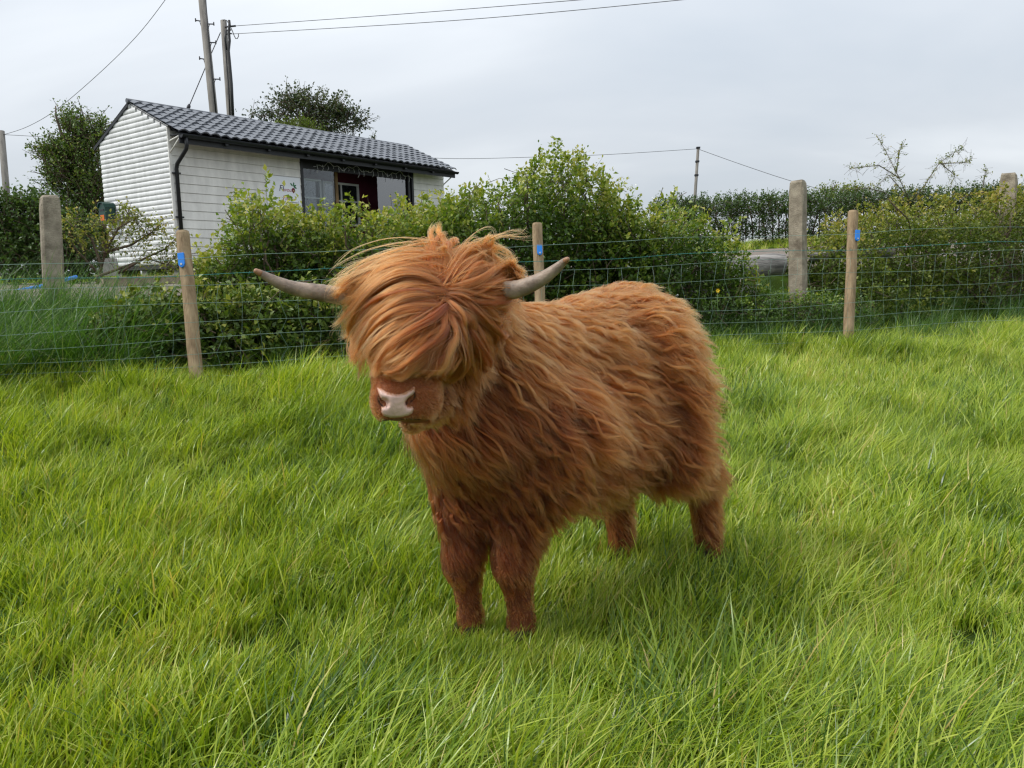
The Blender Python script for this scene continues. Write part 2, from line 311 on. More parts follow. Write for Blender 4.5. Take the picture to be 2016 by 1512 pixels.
x, y = field(52000, -8, 9, .7, 11, lambda x, y: incam(x, y) & (fq(x, y) < .35) & (R.random(len(x)) < np.where(y < 3.2, 1.0, np.where(y < 5, .75, .55))))
P = np.stack([x, y, terr(x, y)], 1); nzv = wob(P, 1.5, 2)
long_ = (nzv+.35*R.normal(0, 1, len(x)) > .34-.5*smooth(-2.2, -.2, fq(x, y))) & (np.hypot(x-.2, y-2.6) > .75)
def rots(P, spread, wind=.15):
    n = len(P); wz = wind+.55*wob(P, .9, 5)+R.normal(0, spread, n); tl = R.normal(0, .12, (n, 2)); return np.stack([tl[:, 0], tl[:, 1], wz], 1)
CLD = clumps('straw_clump', 6, 'grass', n=30, rad=.08, h0=.06, h1=.20, w=.004, lean=.5, curl=.7, tone0=.3, tone1=.8, dry=.45)
straw = R.random(len(x)) < .012+.05*(wob(P, 1.8, 11) > .55)
for nm, k, col, nc in (('pasture_grass', ~long_ & ~straw, CLA, 18), ('long_pasture_grass', long_ & ~straw, CLB, 12), ('straw_in_the_grass', straw, CLD, 6)):
    Pk = P[k]; s = R.uniform(.8, 1.2, len(Pk))*np.clip(1+.38*wob(Pk, 2.6, 8)+.42*wob(Pk, 6, 3), .66, 1.75); s = s*np.clip(.42+1.9*np.minimum(np.hypot(Pk[:, 0]-.43, (Pk[:, 1]-2.98)*.8), np.hypot(Pk[:, 0]-.77, (Pk[:, 1]-2.94)*.8)), 0, 1); s = np.stack([s, s, s*(1+.15*wob(Pk, 3.1, 4))], 1)
    scatter(nm, Pk, rots(Pk, .5), s, col, nc)
x = np.concatenate([h_ + R.normal(0, .11, 130) for h_ in (-.147, .011)]); y = np.concatenate([h_ - .05 + R.normal(0, .11, 130) for h_ in (2.368, 2.336)])
P = np.stack([x, y, terr(x, y)], 1); s = R.uniform(.5, .74, len(P)); scatter('grass_round_the_hooves', P, rots(P, .5), np.stack([s]*3, 1), CLA, 18)
# tall verge grass beyond the fence, and short rough on the far bank
x, y = field(30000, -9, 10, 4.5, 13, lambda x, y: incam(x, y) & (fq(x, y) > .12) & (fq(x, y) < 2.4))
a_ = fa(x, y); q_ = fq(x, y)
dens = np.where(a_ < -.45, .5, np.where(a_ < 4.0, .10, np.where(a_ < 6.3, .4, .13)))*(q_ < np.where(a_ < -.45, 1.5, np.where((a_ > 4) & (a_ < 6.3), 2.1, 1.4)))
k = R.random(len(x)) < dens; x, y, a_ = x[k], y[k], a_[k]; P = np.stack([x, y, terr(x, y)], 1)
s = R.uniform(.6, 1.0, len(P))*np.where(a_ < -.45, 1.38, .72); scatter('tall_verge_grass', P, rots(P, .35, .0), np.stack([s]*3, 1), CLT, 10)
x, y = field(5000, -12, 16, 12, 26, lambda x, y: (fq(x, y) > 9.2) & (fq(x, y) < 15))
P = np.stack([x, y, terr(x, y)], 1); s = R.uniform(.8, 1.5, len(P)); scatter('far_bank_grass', P, rots(P, .6), np.stack([s]*3, 1), CLA, 18)

# ------------------------------------------------------------------ leaves and bushes
def leafmesh(P, D, Nn, size, tone, asp=.62):
    D = nrm(D); S = nrm(np.cross(D, Nn)); Nn = np.cross(S, D); L_ = size[:, None]; W = L_*asp*.5
    v = np.stack([P, P+D*L_*.5-S*W+Nn*L_*.10, P+D*L_, P+D*L_*.5+S*W+Nn*L_*.10, P+D*L_*.5], 1)
    v[:, 2] -= Nn*L_*.12
    F = np.array([(0, 4, 1), (1, 4, 2), (2, 4, 3), (3, 4, 0)]); f = (np.arange(len(P))[:, None, None]*5+F[None]).reshape(-1, 3)
    return v.reshape(-1, 3), f, np.repeat(tone, 5)
def sprays(S, D, Ln, K, size, tone, tipbright=.2, spread=.9, jit=.25):
    n = len(S); D = nrm(D); t = (np.arange(K)+.5)/K
    side = nrm(np.cross(D, R.normal(0, 1, (n, 3)))); bend = side*(Ln*R.normal(0, .18, n))[:, None]
    P = S[:, None]+D[:, None]*Ln[:, None, None]*t[None, :, None]+bend[:, None]*(t**2)[None, :, None]
    P = P+R.normal(0, 1, P.shape)*(.10*Ln)[:, None, None]*.5
    LD = D[:, None]*.6+R.normal(0, spread, P.shape)*.75+A(0, 0, .1); NN = R.normal(0, .7, P.shape)+A(0, -.15, .9)
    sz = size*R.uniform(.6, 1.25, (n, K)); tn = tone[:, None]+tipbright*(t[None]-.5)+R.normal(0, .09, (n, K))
    end = S+D*Ln[:, None]+bend
    return P.reshape(-1, 3), LD.reshape(-1, 3), NN.reshape(-1, 3), sz.ravel(), np.clip(tn.ravel(), 0, 1), end
def twigs(S, E, r0):
    n = len(S); d = nrm(E-S); a = nrm(np.cross(d, A(.3, .2, 1)+0*d)); b = np.cross(d, a); V = []
    mid = (S+E)/2+R.normal(0, .06, S.shape)*np.linalg.norm(E-S, axis=1)[:, None]
    for p, r in ((S, r0), (mid, r0*.7), (E, r0*.3)):
        for j in range(3): V.append(p+r*(math.cos(2.09*j)*a+math.sin(2.09*j)*b))
    V = np.stack(V, 1); F = []
    for i in range(2):
        for j in range(3): F.append((i*3+j, i*3+(j+1) % 3, i*3+3+(j+1) % 3, i*3+3+j))
    return V.reshape(-1, 3), (np.arange(n)[:, None, None]*9+np.array(F)[None]).reshape(-1, 4)
def build_bush(root, S, D, Ln, K, size, tone, mat, bark='bark', twig_share=.35, twr=.004, tip=.2, asp=.62, flowers=0):
    P, LD, NN, sz, tn, E = sprays(S, D, Ln, K, size, tone, tip)
    v, f, t = leafmesh(P, LD, NN, sz, tn, asp); put('foliage', npmesh('foliage', v, f, mat, True, t), root, kind='stuff')
    k = R.random(len(S)) < twig_share
    if k.any():
        v, f = twigs(S[k]-D[k]*.12, E[k], twr); put('twigs', npmesh('twigs', v, f, bark, True), root, kind='stuff')
    if flowers:
        i = R.choice(len(P), flowers); Pf = P[i]+A(0, -.03, .02); n5 = 5
        Pf = np.repeat(Pf, n5, 0)+R.normal(0, .018, (flowers*n5, 3)); v, f, t = leafmesh(Pf, R.normal(0, 1, Pf.shape), R.normal(0, .4, Pf.shape)+A(0, -1, .6), np.full(len(Pf), .017), np.ones(len(Pf)), .9)
        put('blossom', npmesh('blossom', v, f, 'petal', False), root, kind='stuff')
def branch_mesh(root, paths, name='stem', mat='bark', n=6):
    for pth, r0, r1 in paths:
        pth = np.asarray(pth); mb = MB(); mb.tube(pth, np.linspace(r0, r1, len(pth)), n); mb.put(name, mat, root)
def wiggle(a, b, n=7, amp=.06):
    t = np.linspace(0, 1, n)[:, None]; p = a+(b-a)*t; d = np.linalg.norm(b-a); return p+np.cumsum(R.normal(0, amp*d/n, (n, 3)), 0)*t
def plane_hit(px, py, q):            # pixel ray against the upright plane at distance q behind the fence line
    v = ray(px, py); t = (q-fq(CAM[0], CAM[1]))/(v @ FNOR); return CAM+t*v
def aq(a, q): return A(FP0[0]+a*FDIR[0]+q*FNOR[0], FP0[1]+a*FDIR[1]+q*FNOR[1], 0)
def hedge(name, label, cat, outline, q0, q1, nspray, K, size, mat, tone=(.25, .6), group=None, gap=.15, lenr=(.12, .34), bottom=0.0, flowers=0, stems=5, top_soft=.22, shoots=10, toplight=.25, bark='bark', asp=.62, frontbias=1.5, split=True):
    qm = (q0*.65+q1*.35); pts = [plane_hit(px, py, qm) for px, py in outline]
    aa = np.array([fa(p[0], p[1]) for p in pts]); zz = np.array([p[2] for p in pts]); o = np.argsort(aa); aa, zz = aa[o], zz[o]
    am = (aa[0]+aa[-1])/2; c = aq(am, qm); c[2] = terr(c[0], c[1]); root = thing(name, label, cat, c, group)
    n = int(nspray*2.2); a = R.uniform(aa[0], aa[-1], n); q = q0+(q1-q0)*R.random(n)**frontbias
    top = np.interp(a, aa, zz); x = FP0[0]+a*FDIR[0]+q*FNOR[0]; y = FP0[1]+a*FDIR[1]+q*FNOR[1]; gz = terr(x, y)+bottom
    u = np.abs((q-qm)/max(q1-qm, 1e-3)); hh = (top-gz)*(1-.30*np.clip(u, 0, 1)**2)-.05
    z = gz+hh*R.random(n)**.85; P = np.stack([x, y, z], 1)
    fr = q0+(q1-q0)*.22*(wob(P, 2.6, 1)+wob(P, 5.5, 3)*.6+.3)      # lumpy front face
    k = (hh > .1) & (q > fr) & (wob(P, 3.2, 6)+.4*wob(P, 8, 2) > -1+gap*1.6)
    rel = (z-gz)/np.maximum(hh, .05); k &= R.random(n) < np.where(rel > 1-top_soft, .55, 1)
    idx = np.flatnonzero(k)[:nspray]; P = P[idx]; rel = rel[idx]
    D = -FNOR*R.uniform(.1, .9, (len(idx), 1))+A(0, 0, 1)*(R.uniform(-.1, .8, (len(idx), 1))+.5*smooth(.6, 1, rel)[:, None])+R.normal(0, .5, (len(idx), 3)); D = nrm(D)
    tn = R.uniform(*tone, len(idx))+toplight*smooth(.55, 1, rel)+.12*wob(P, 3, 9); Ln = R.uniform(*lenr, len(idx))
    P = P-D*(Ln*.6)[:, None]
    if shoots:                      # long shoots that break the top edge
        i = R.choice(len(idx), shoots, p=(rel**4)/(rel**4).sum()); sp = []; 
        for j in i:
            b = P[j].copy(); d = nrm(A(*R.normal(0, .45, 3))+A(.2, 0, 1)); ln = R.uniform(.12, .32)
            for t in np.linspace(0, 1, 5): sp.append((b+d*ln*t+R.normal(0, .015, 3), nrm(d+R.normal(0, .5, 3)), .1+.06*(1-t), .62+.2*t))
        P = np.concatenate([P, [s[0] for s in sp]]); D = np.concatenate([D, [s[1] for s in sp]]); Ln = np.concatenate([Ln, [s[2] for s in sp]]); tn = np.concatenate([tn, [s[3] for s in sp]])
    build_bush(root, P, D, Ln, K, size, np.clip(tn, 0, .98), mat, bark, flowers=flowers, asp=asp)
    for i in range(stems):
        a0 = am+R.normal(0, .12); b = aq(a0, qm); b[2] = terr(b[0], b[1])-.05; a1 = R.uniform(aa[0]+.1, aa[-1]-.1); e = aq(a1, qm+R.normal(0, .15)); e[2] = np.interp(a1, aa, zz)-.3
        mb = MB(); mb.tube(wiggle(b, e, 8, .25), np.linspace(.022, .006, 8), 6); mb.put('stem', bark, root)
    return root

# ------------------------------------------------------------------ shed
YAW = math.radians(53); SF = A(math.cos(YAW), math.sin(YAW), 0); SG = A(-math.sin(YAW), math.cos(YAW), 0); SZ = A(0, 0, 1)
SC = un(340, 380, 14.5); SC[2] = 0
def sp(t, s, h): return SC+SF*t+SG*s+SZ*h
shed = thing('clad_shed', 'long white clad shed with blue grey tiled roof behind the hedge', 'shed', sp(3.7, 1.25, 1.4))
TL, SW, H0, HE, HA = 7.45, 2.5, 1.5, 3.975, 4.55
def roof_h(s): return HA-abs(s-1.25)*.46
def board(name, mat, s0, s1, t, h0, h1, face, prof):
    pass
BH = .092; k = 0; h = H0
while h < HA-.06:                                         # rounded boards on the gable
    h1 = h+BH
    lo = 0.0 if h1 < HE else 1.25-(HA-h1)/.46; hi = SW if h1 < HE else 1.25+(HA-h1)/.46; lo = max(lo, 0)+.002; hi = min(hi, SW)-.002
    if hi-lo > .05:
        prof = [(0, .0), (.012, .10), (.018, .38), (.018, .62), (.013, .88), (0, .97)]; mb = MB(); v = []
        for s in (lo, hi):
            for d, r in prof: v.append(sp(-d, s, h+r*BH))
        n = len(prof); mb.add(v, [(j, j+1, n+j+1, n+j) for j in range(n-1)], True); mb.put('cladding_board', 'white_board', shed)
    h = h1
mb = MB(); pts = [(0, H0), (SW, H0), (SW, HE), (1.25, HA), (0, HE)]
mb.prism([sp(.003, s, hh) for s, hh in pts], SF*.05); mb.put('gable_wall', 'white_board', shed)
mb = MB(); mb.prism([sp(TL-.05, s, hh) for s, hh in pts], SF*.05); mb.put('gable_wall', 'cream_board', shed)
FB = .163; t0, t1 = 2.95, 6.32
for a0, a1 in ((.012, t0), (t1, TL)):
    h = H0
    while h < 3.84:
        hh = min(h+FB, 3.9); mb = MB()
        v = []
        for t in (a0, a1): v += [sp(t, .0, h), sp(t, -.022, h+.001), sp(t, -.010, hh-.006), sp(t, .0, hh-.004)]
        mb.add(v, [(0, 1, 5, 4), (1, 2, 6, 5), (2, 3, 7, 6), (0, 3, 2, 1), (4, 5, 6, 7)]); mb.put('cladding_board', 'cream_board', shed); h += FB
    mb = MB(); mb.box(sp((a0+a1)/2, .03, 2.7), [SF*(a1-a0)/2, SG*.025, SZ*1.2]); mb.put('front_wall', 'cream_board', shed)
mb = MB(); mb.box(sp(TL/2, SW-.03, 2.7), [SF*TL/2, SG*.025, SZ*1.2]); mb.put('back_wall', 'cream_board', shed)
mb = MB(); mb.box(sp(.0, -.012, 2.72), [SF*.028, SG*.012, SZ*1.23]); mb.put('corner_trim', 'cream_board', shed)
mb = MB(); mb.box(sp(TL/2, 1.25, 1.46), [SF*TL/2, SG*1.2, SZ*.04]); mb.put('floor_deck', 'inside', shed)
# opening: porch recess with screens and windows
mb = MB(); mb.box(sp((t0+t1)/2, .86, 2.7), [SF*(t1-t0)/2, SG*.02, SZ*1.2]); mb.put('porch_wall', 'maroon', shed)
mb = MB(); mb.box(sp((t0+t1)/2, .06, 3.68), [SF*(t1-t0)/2, SG*.04, SZ*.17]); mb.put('porch_header', 'black', shed)
for t in (t0-.005, 6.16, 6.29): 
    mb = MB(); mb.box(sp(t, .015, 2.66), [SF*.032, SG*.05, SZ*1.16]); mb.put('porch_post', 'black', shed)
def window(t, s, h, wt, wh, ax, panes, dirn):
    nv = SG if dirn == 'f' else SF
    def q(u, v, d=0): return sp(t, s, h)+ax*u+SZ*v+nv*d
    mb = MB(); fw = .045
    for u in (-wt/2, wt/2): mb.box(q(u, 0), [ax*fw/2, SZ*(wh/2+fw/2), nv*.03])
    for v in (-wh/2, wh/2): mb.box(q(0, v), [ax*(wt/2-fw/2), SZ*fw/2, nv*.03])
    for i in range(1, panes): mb.box(q(-wt/2+wt*i/panes, 0), [ax*fw*.4, SZ*(wh/2-fw/2), nv*.026])
    mb.box(q(0, wh*.08), [ax*(wt/2-fw/2), SZ*fw*.35, nv*.022])
    f = mb.put('window', 'upvc', shed)
    mb = MB(); mb.box(q(0, 0), [ax*(wt/2-fw/2), SZ*(wh/2-fw/2), nv*.006]); mb.put('pane', 'glass', f)
    mb = MB(); mb.box(q(0, 0, .012), [ax*(wt/2-fw/2), SZ*(wh/2-fw/2), nv*.003]); mb.put('blind', 'inside', f)
window(3.55, .8, 2.92, 1.1, .95, SF, 2, 'f'); window(4.72, .8, 2.90, 1.05, .95, SF, 2, 'f')
mb = MB(); mb.box(sp(4.30, .5, 2.66), [SF*.04, SG*.05, SZ*1.16]); mb.put('oak_post', 'oak', shed)
for a, b in ((2.99, 3.85), (5.15, 6.1)):
    mb = MB(); mb.box(sp((a+b)/2, .02, 2.5), [SF*(b-a)/2, SG*.006, SZ*1.0]); mb.put('glass_screen', 'glass' if a < 4 else 'sky_glass', shed)
window(6.26, .42, 2.55, .7, 1.3, SG, 2, 'g')
mb = MB(); mb.box(sp(6.33, 1.0, 2.7), [SF*.02, SG*.85, SZ*1.2]); mb.put('porch_side_wall', 'upvc', shed)
mb = MB(); mb.box(sp(3.0, 1.0, 2.7), [SF*.02, SG*.85, SZ*1.2]); mb.put('porch_side_wall', 'maroon', shed)
# roof: 36 x 8 pressed tiles
sdir = nrm(-SG*1.67-SZ*1.67*.46); snor = np.cross(SF, sdir); snor *= np.sign(snor[2]); ROWL, COLW = 1.82/8, (TL+.1)/36
prof = [(-.5, .0), (-.42, -.004), (-.3, .012), (-.1, .03), (.1, .034), (.3, .022), (.42, .004), (.5, 0)]
v = []
for r, lift in ((0.0, 0.0), (1.0, .022), (1.0, -.004)):
    for u, d in prof: v.append(SF*u*COLW+sdir*(r*ROWL*(1.0))+snor*(d*1.0+lift))
n = len(prof); tm = MB(); tm.add(v, [(j, n+j, n+j+1, j+1) for j in range(n-1)], True); tm.add(v[n:], [(j, n+j, n+j+1, j+1) for j in range(n-1)], False)
tile_me = tm.mesh('roof_tile', 'tile')
ridge0 = sp(-.04, 1.25, HA+.035)
for r in range(8):
    for c in range(36):
        o = put('roof_tile', tile_me); o.location = Vector(ridge0+SF*(c+.5)*COLW+sdir*(r*ROWL+R.normal(0, .004))+snor*R.normal(0, .003)); o.parent = shed; o.matrix_parent_inverse = shed.matrix_world.inverted()
mb = MB(); mb.add([sp(-.03, 1.25, HA+.02), sp(TL+.05, 1.25, HA+.02), sp(TL+.05, SW+.2, roof_h(SW+.2)+.02), sp(-.03, SW+.2, roof_h(SW+.2)+.02)], [(0, 1, 2, 3)]); mb.put('roof_back', 'tile', shed)
mb = MB(); mb.add([sp(-.02, 1.25, HA-.01), sp(TL+.04, 1.25, HA-.01), sp(TL+.04, -.4, roof_h(-.4)-.01), sp(-.02, -.4, roof_h(-.4)-.01)], [(0, 1, 2, 3)]); mb.put('roof_deck', 'fascia', shed)
mb = MB(); mb.tube([sp(-.05, 1.25, HA+.035), sp(TL+.06, 1.25, HA+.035)], .045, 8); mb.put('ridge_cap', 'tile', shed)
for tt in (-.035, TL+.03):
    mb = MB(); mb.prism([sp(tt, 1.25, HA+.0), sp(tt, SW+.2, roof_h(SW+.2)), sp(tt, SW+.2, roof_h(SW+.2)-.06), sp(tt, 1.25, HA-.06)], SF*.025); mb.put('bargeboard', 'fascia', shed)
mb = MB(); mb.box(sp(TL/2, -.38, 3.70), [SF*(TL/2+.02), SG*.012, SZ*.075]); mb.put('fascia', 'fascia', shed)
mb = MB(); mb.box(sp(TL/2, -.2, 3.80), [SF*(TL/2-.02), SG*.17, SZ*.008]); mb.put('soffit', 'fascia', shed)
gp = [(-.055*math.cos(x), -.055*math.sin(x)) for x in np.linspace(0, math.pi, 7)]
v = [sp(t, -.45+a, 3.765+b) for t in (-.02, TL+.05) for a, b in gp]; mb = MB(); mb.add(v, [(j, j+1, 8+j, 7+j) for j in range(6)], True)
mb.f += [tuple(range(7)), tuple(range(7, 14))[::-1]]; mb.sm += [False]*2; mb.mi += [0]*2; gut = mb.put('gutter', 'black', shed)
for t in np.arange(.9, 7.4, .95):
    mb = MB(); mb.box(sp(t, -.42, 3.73), [SF*.03, SG*.03, SZ*.055]); mb.put('bracket', 'black', gut)
mb = MB(); mb.tube([sp(.075, -.45, 3.74), sp(.075, -.45, 3.58), sp(.075, -.42, 3.52), sp(.075, -.1, 3.3), sp(.075, -.065, 3.22), sp(.075, -.065, 1.55)], .036, 10); dp = mb.put('downpipe', 'black', shed)
for h in (3.14, 2.35):
    mb = MB(); mb.box(sp(.075, -.05, h), [SF*.075, SG*.02, SZ*.014]); mb.put('pipe_clip', 'black', dp)
for a, b in ((A(0, -.02, 3.5), A(0, -.36, 3.72)), (A(0, -.02, 3.70), A(0, -.36, 3.76)), (A(TL, -.02, 3.5), A(TL, -.36, 3.7))):
    mb = MB(); mb.tube([sp(*a), sp(*b)], .014, 6); mb.put('eave_strut', 'cream_board', shed)
for t in (.25, 1.4, 2.6):
    for s in (.2, 1.3, 2.3):
        b = sp(t, s, 1.25); mb = MB(); mb.box(b, [SF*.2, SG*.1, SZ*.17]); mb.put('pier_block', 'brick' if t == 1.4 else 'block', shed)
# sign on the front wall
sign = thing('shop_sign', 'white sign with beetroot drawing and script lettering beside the shed opening', 'sign', sp(2.45, -.03, 2.95))
mb = MB(); mb.box(sp(2.45, -.031, 2.96), [SF*.42, SG*.006, SZ*.32]); mb.put('sign_board', 'sign_white', sign, bevel=.003)
def lettering(txt, t, h, size, mat, shear=.25):
    cu = bpy.data.curves.new('lettering', 'FONT'); cu.body = txt; cu.size = size; cu.shear = shear; cu.extrude = .001; cu.materials.append(MAT[mat])
    tmp = bpy.data.objects.new('tmp', cu); sc.collection.objects.link(tmp); me = bpy.data.meshes.new_from_object(tmp.evaluated_get(bpy.context.evaluated_depsgraph_get())); bpy.data.objects.remove(tmp); o = put('lettering', me); m = Matrix.Identity(4)
    for i, c in enumerate((SF, SZ, -SG)):
        for j in range(3): m[j][i] = c[j]
    m.translation = Vector(sp(t-.1, -.0385, h)); o.parent = sign; o.matrix_parent_inverse = sign.matrix_world.inverted(); o.matrix_basis = m; return o
lettering('Fl', 2.42, 2.98, .18, 'navy_ink'); lettering('avour', 2.52, 2.98, .112, 'red_ink'); lettering('First', 2.50, 2.80, .14, 'red_ink')
th = np.linspace(0, 2*math.pi, 14, endpoint=False)
mb = MB(); mb.prism([sp(2.69+.042*math.cos(a), -.0375, 3.02+.045*math.sin(a)-(.02 if abs(a-4.7) < .25 else 0)) for a in th], -SG*.003); mb.put('beetroot_print', 'beet', sign)
for dx, dz, rot in ((-.06, .10, 2.3), (.02, .115, 1.4), (.06, .07, .5), (.07, .02, -.4)):
    c = A(2.69+dx*.7, 0, 3.06+dz*.7); mb = MB(); mb.prism([sp(c[0]+.042*math.cos(a)*math.cos(rot)-.017*math.sin(a)*math.sin(rot), -.0375, c[2]+.042*math.cos(a)*math.sin(rot)+.017*math.sin(a)*math.cos(rot)) for a in np.linspace(0, 2*math.pi, 9, endpoint=False)], -SG*.003); mb.put('leaf_print', 'leaf_ink', sign)
mb = MB(); mb.box(sp(2.56, -.038, 2.765), [SF*.22, SG*.002, SZ*.005]); mb.put('underline_print', 'navy_ink', sign)
# letterbox on the gable
lb = thing('letterbox', 'dark green letterbox with orange sticker on the white gable', 'letterbox', sp(-.1, 2.2, 2.35))
c = sp(-.13, 2.2, 2.56); mb = MB(); wv = [(-.13, -.2), (.13, -.2), (.13, .1), (.10, .16), (.05, .19), (-.05, .19), (-.10, .16), (-.13, .1)]
mb.prism([c+SG*a+SZ*b-SF*.1 for a, b in wv], SF*.2); mb.put('box_body', 'box_green', lb, bevel=.006)
lid = [(-.15, .10), (-.115, .17), (-.055, .205), (.055, .205), (.115, .17), (.15, .10), (.13, .10), (.10, .155), (.05, .188), (-.05, .188), (-.10, .155), (-.13, .10)]
mb = MB(); mb.prism([c+SG*a+SZ*b-SF*.125 for a, b in lid], SF*.24); mb.put('lid', 'box_green', lb)
mb = MB(); mb.box(c-SF*.104+SG*.0+SZ*-.10, [SG*.075, SZ*.055, SF*.002]); mb.put('sticker', 'orange', lb)
mb = MB(); mb.box(c-SF*.104+SZ*.05, [SG*.09, SZ*.016, SF*.004]); mb.put('slot_flap', 'black', lb)
# string lights under the eave
stl = thing('string_lights', 'thin white string lights looped under the shed eave', 'string lights', sp(4.7, -.2, 3.72))
mb = MB(); tt = np.linspace(3.2, 6.2, 90); mb.tube([sp(t, -.1, 3.60+.045*math.sin(t*9)+.03*math.sin(t*23)) for t in tt], .004, 4); mb.put('cord', 'upvc', stl)
for t in np.linspace(3.3, 6.1, 20):
    l = R.uniform(.04, .2); mb = MB(); mb.tube([sp(t, -.1, 3.6), sp(t+.02, -.1, 3.6-l*.6), sp(t+R.normal(0, .02), -.1, 3.6-l)], .004, 4); mb.put('drop', 'upvc', stl)

# ------------------------------------------------------------------ poles and lines
def pole(label, x0, y0, x1, y1, d, r, zbase, ztop=None, group='wooden poles'):
    a, b = un(x0, y0, d), un(x1, y1, d); dr = (a-b)/(a[2]-b[2])         # from pixels of its axis
    base = b+dr*(zbase-b[2]); top = a if ztop is None else b+dr*(ztop-b[2])
    t = thing('utility_pole', label, 'pole', base, group); mb = MB(); mb.tube([base, (base+top)/2, top], [r*1.12, r*1.05, r*.95], 12); mb.put('shaft', 'pole', t); return t, base, top
p1, b1, tp1 = pole('tall wooden pole with step irons rising past the top edge behind the shed', 398, 0, 421.5, 228, 24, .118, 1.4, 9.6)
for xr, yy, sgn in ((385, 40, -1), (421, 47.5, 1), (425, 84, 1), (393, 115, -1), (433, 156, 1)):
    cxp = 398+(yy)*.1035; mb = MB(); e = un(xr, yy, 23.95); s_ = un(cxp, yy+3*(1 if sgn < 0 else -1)*.5+1, 23.98)
    mb.tube([s_, e], .018, 6); mb.tube([e-SZ*.04, e+SZ*.06], .018, 6); mb.tube([un(cxp+sgn*6, yy+12, 23.97), e*.55+s_*.45], .010, 5); mb.put('step_iron', 'iron', p1)
mb = MB(); mb.tube([un(404, -10, 23.86), un(409, 60, 23.86), un(418, 150, 23.86), un(426, 228, 23.86)], .022, 6); mb.put('conduit', 'cable', p1)
p2, b2, tp2 = pole('shorter wooden pole with black cable brackets and guy wire behind the shed', 440, 41, 453.5, 232, 27, .108, 1.4)
for (xa, ya, xb, yb, r) in ((443, 53, 464, 51, .03), (443, 60, 455, 59, .022), (445, 67, 456, 66, .022)):
    mb = MB(); mb.tube([un(xa, ya, 26.9), un(xb, yb, 26.85)], r, 6); mb.put('bracket', 'iron', p2)
for pth, r in (([(451, 40), (452, 50), (450.5, 62), (452, 80), (450, 100), (452, 120), (456, 165), (459, 232)], .045), ([(443, 62), (444, 90), (446, 120), (450, 170), (453, 232)], .022), ([(445, 60), (443, 75), (446, 98)], .03)):
    mb = MB(); mb.tube([un(x, y, 26.82) for x, y in pth], r, 6); mb.put('cable', 'cable', p2)
mb = MB(); mb.tube([un(x, y, 26.8) for x, y in ((455, 55), (458, 62), (461, 70), (464, 76), (467, 76), (469.5, 72), (469.5, 67))], .014, 5); mb.put('drip_loop', 'cable', p2)
mb = MB(); mb.tube([un(x, y, 26.8) for x, y in ((439, 42), (441, 38.5), (446, 40), (450, 46))], .012, 5); mb.put('drip_loop', 'cable', p2)
p3, b3, tp3 = pole('weathered wooden pole at the far left edge above the dark hedge', 2.5, 258, 13.5, 388, 22, .085, 1.4)
p4, b4, tp4 = pole('slim distant pole rising behind the far clipped hedge', 1374.5, 291, 1368, 392, 45, .085, 1.9)
for yy in (291, 318, 345):
    x_ = 1374.5-(yy-291)*.064; mb = MB(); mb.box(un(x_, yy, 45), [A(.1, 0, 0), A(0, .1, 0), A(0, 0, .05)]); mb.put('collar', 'iron', p4)
def line(label, pts, ds, r, mat='line_grey', name='overhead_cable', sag=0):
    P = np.array([un(x, y, d) for (x, y), d in zip(pts, ds)]); t = np.linspace(0, len(P)-1, 30); i = np.minimum(t.astype(int), len(P)-2); f = (t-i)[:, None]
    def cr(p0, p1, p2, p3): return .5*((2*p1)+(-p0+p2)*f+(2*p0-5*p1+4*p2-p3)*f**2+(-p0+3*p1-3*p2+p3)*f**3)
    q = cr(P[np.maximum(i-1, 0)], P[i], P[i+1], P[np.minimum(i+2, len(P)-1)]); mb = MB(); mb.tube(q, r*.62, 5); return mb.put(name, mat, None, label=label, cat='cable')
line('upper of two cables running from the pole to the upper right', [(464, 51), (800, 27), (1140, 0), (1500, -30)], [26.9, 24, 21, 18], .016)
line('lower of two cables running from the pole to the upper right', [(456, 67), (900, 40), (1340, 0), (1700, -40)], [26.9, 23, 20, 17], .016)
line('cable curving up from the far left pole into the sky', [(4, 266), (55, 249), (115, 213), (200, 140), (270, 70), (325, 0), (350, -40)], [22, 21.5, 21, 20, 19, 18, 17.5], .011)
line('short cable from the far left pole into the hawthorn tree', [(6, 265), (60, 268), (130, 273)], [22, 22, 21.5], .011)
line('thin cable running from behind the shed roof to the slim distant pole', [(700, 300), (880, 312), (1060, 309), (1200, 304), (1374, 293)], [40, 42, 43, 44, 45], .020)
line('thin cable sloping from the slim distant pole towards the concrete post', [(1376, 294), (1460, 324), (1560, 357), (1700, 396)], [45, 44, 43, 42], .022)
gw = thing('guy_wire', 'guy wire with insulator slanting from the shorter pole behind the shed ridge', 'guy wire', un(360, 245, 26))
mb = MB(); mb.tube([un(434, 64, 26.95), un(414, 110, 26.8), un(371, 212, 26.2), un(355, 250, 26)], .016, 6); mb.put('strand', 'iron', gw)
mb = MB(); mb.tube([un(373, 205, 26.2), un(372, 209, 26.2), un(370.5, 213, 26.2), un(369.5, 216, 26.2)], [.03, .06, .06, .03], 8); mb.put('insulator', 'iron', gw)

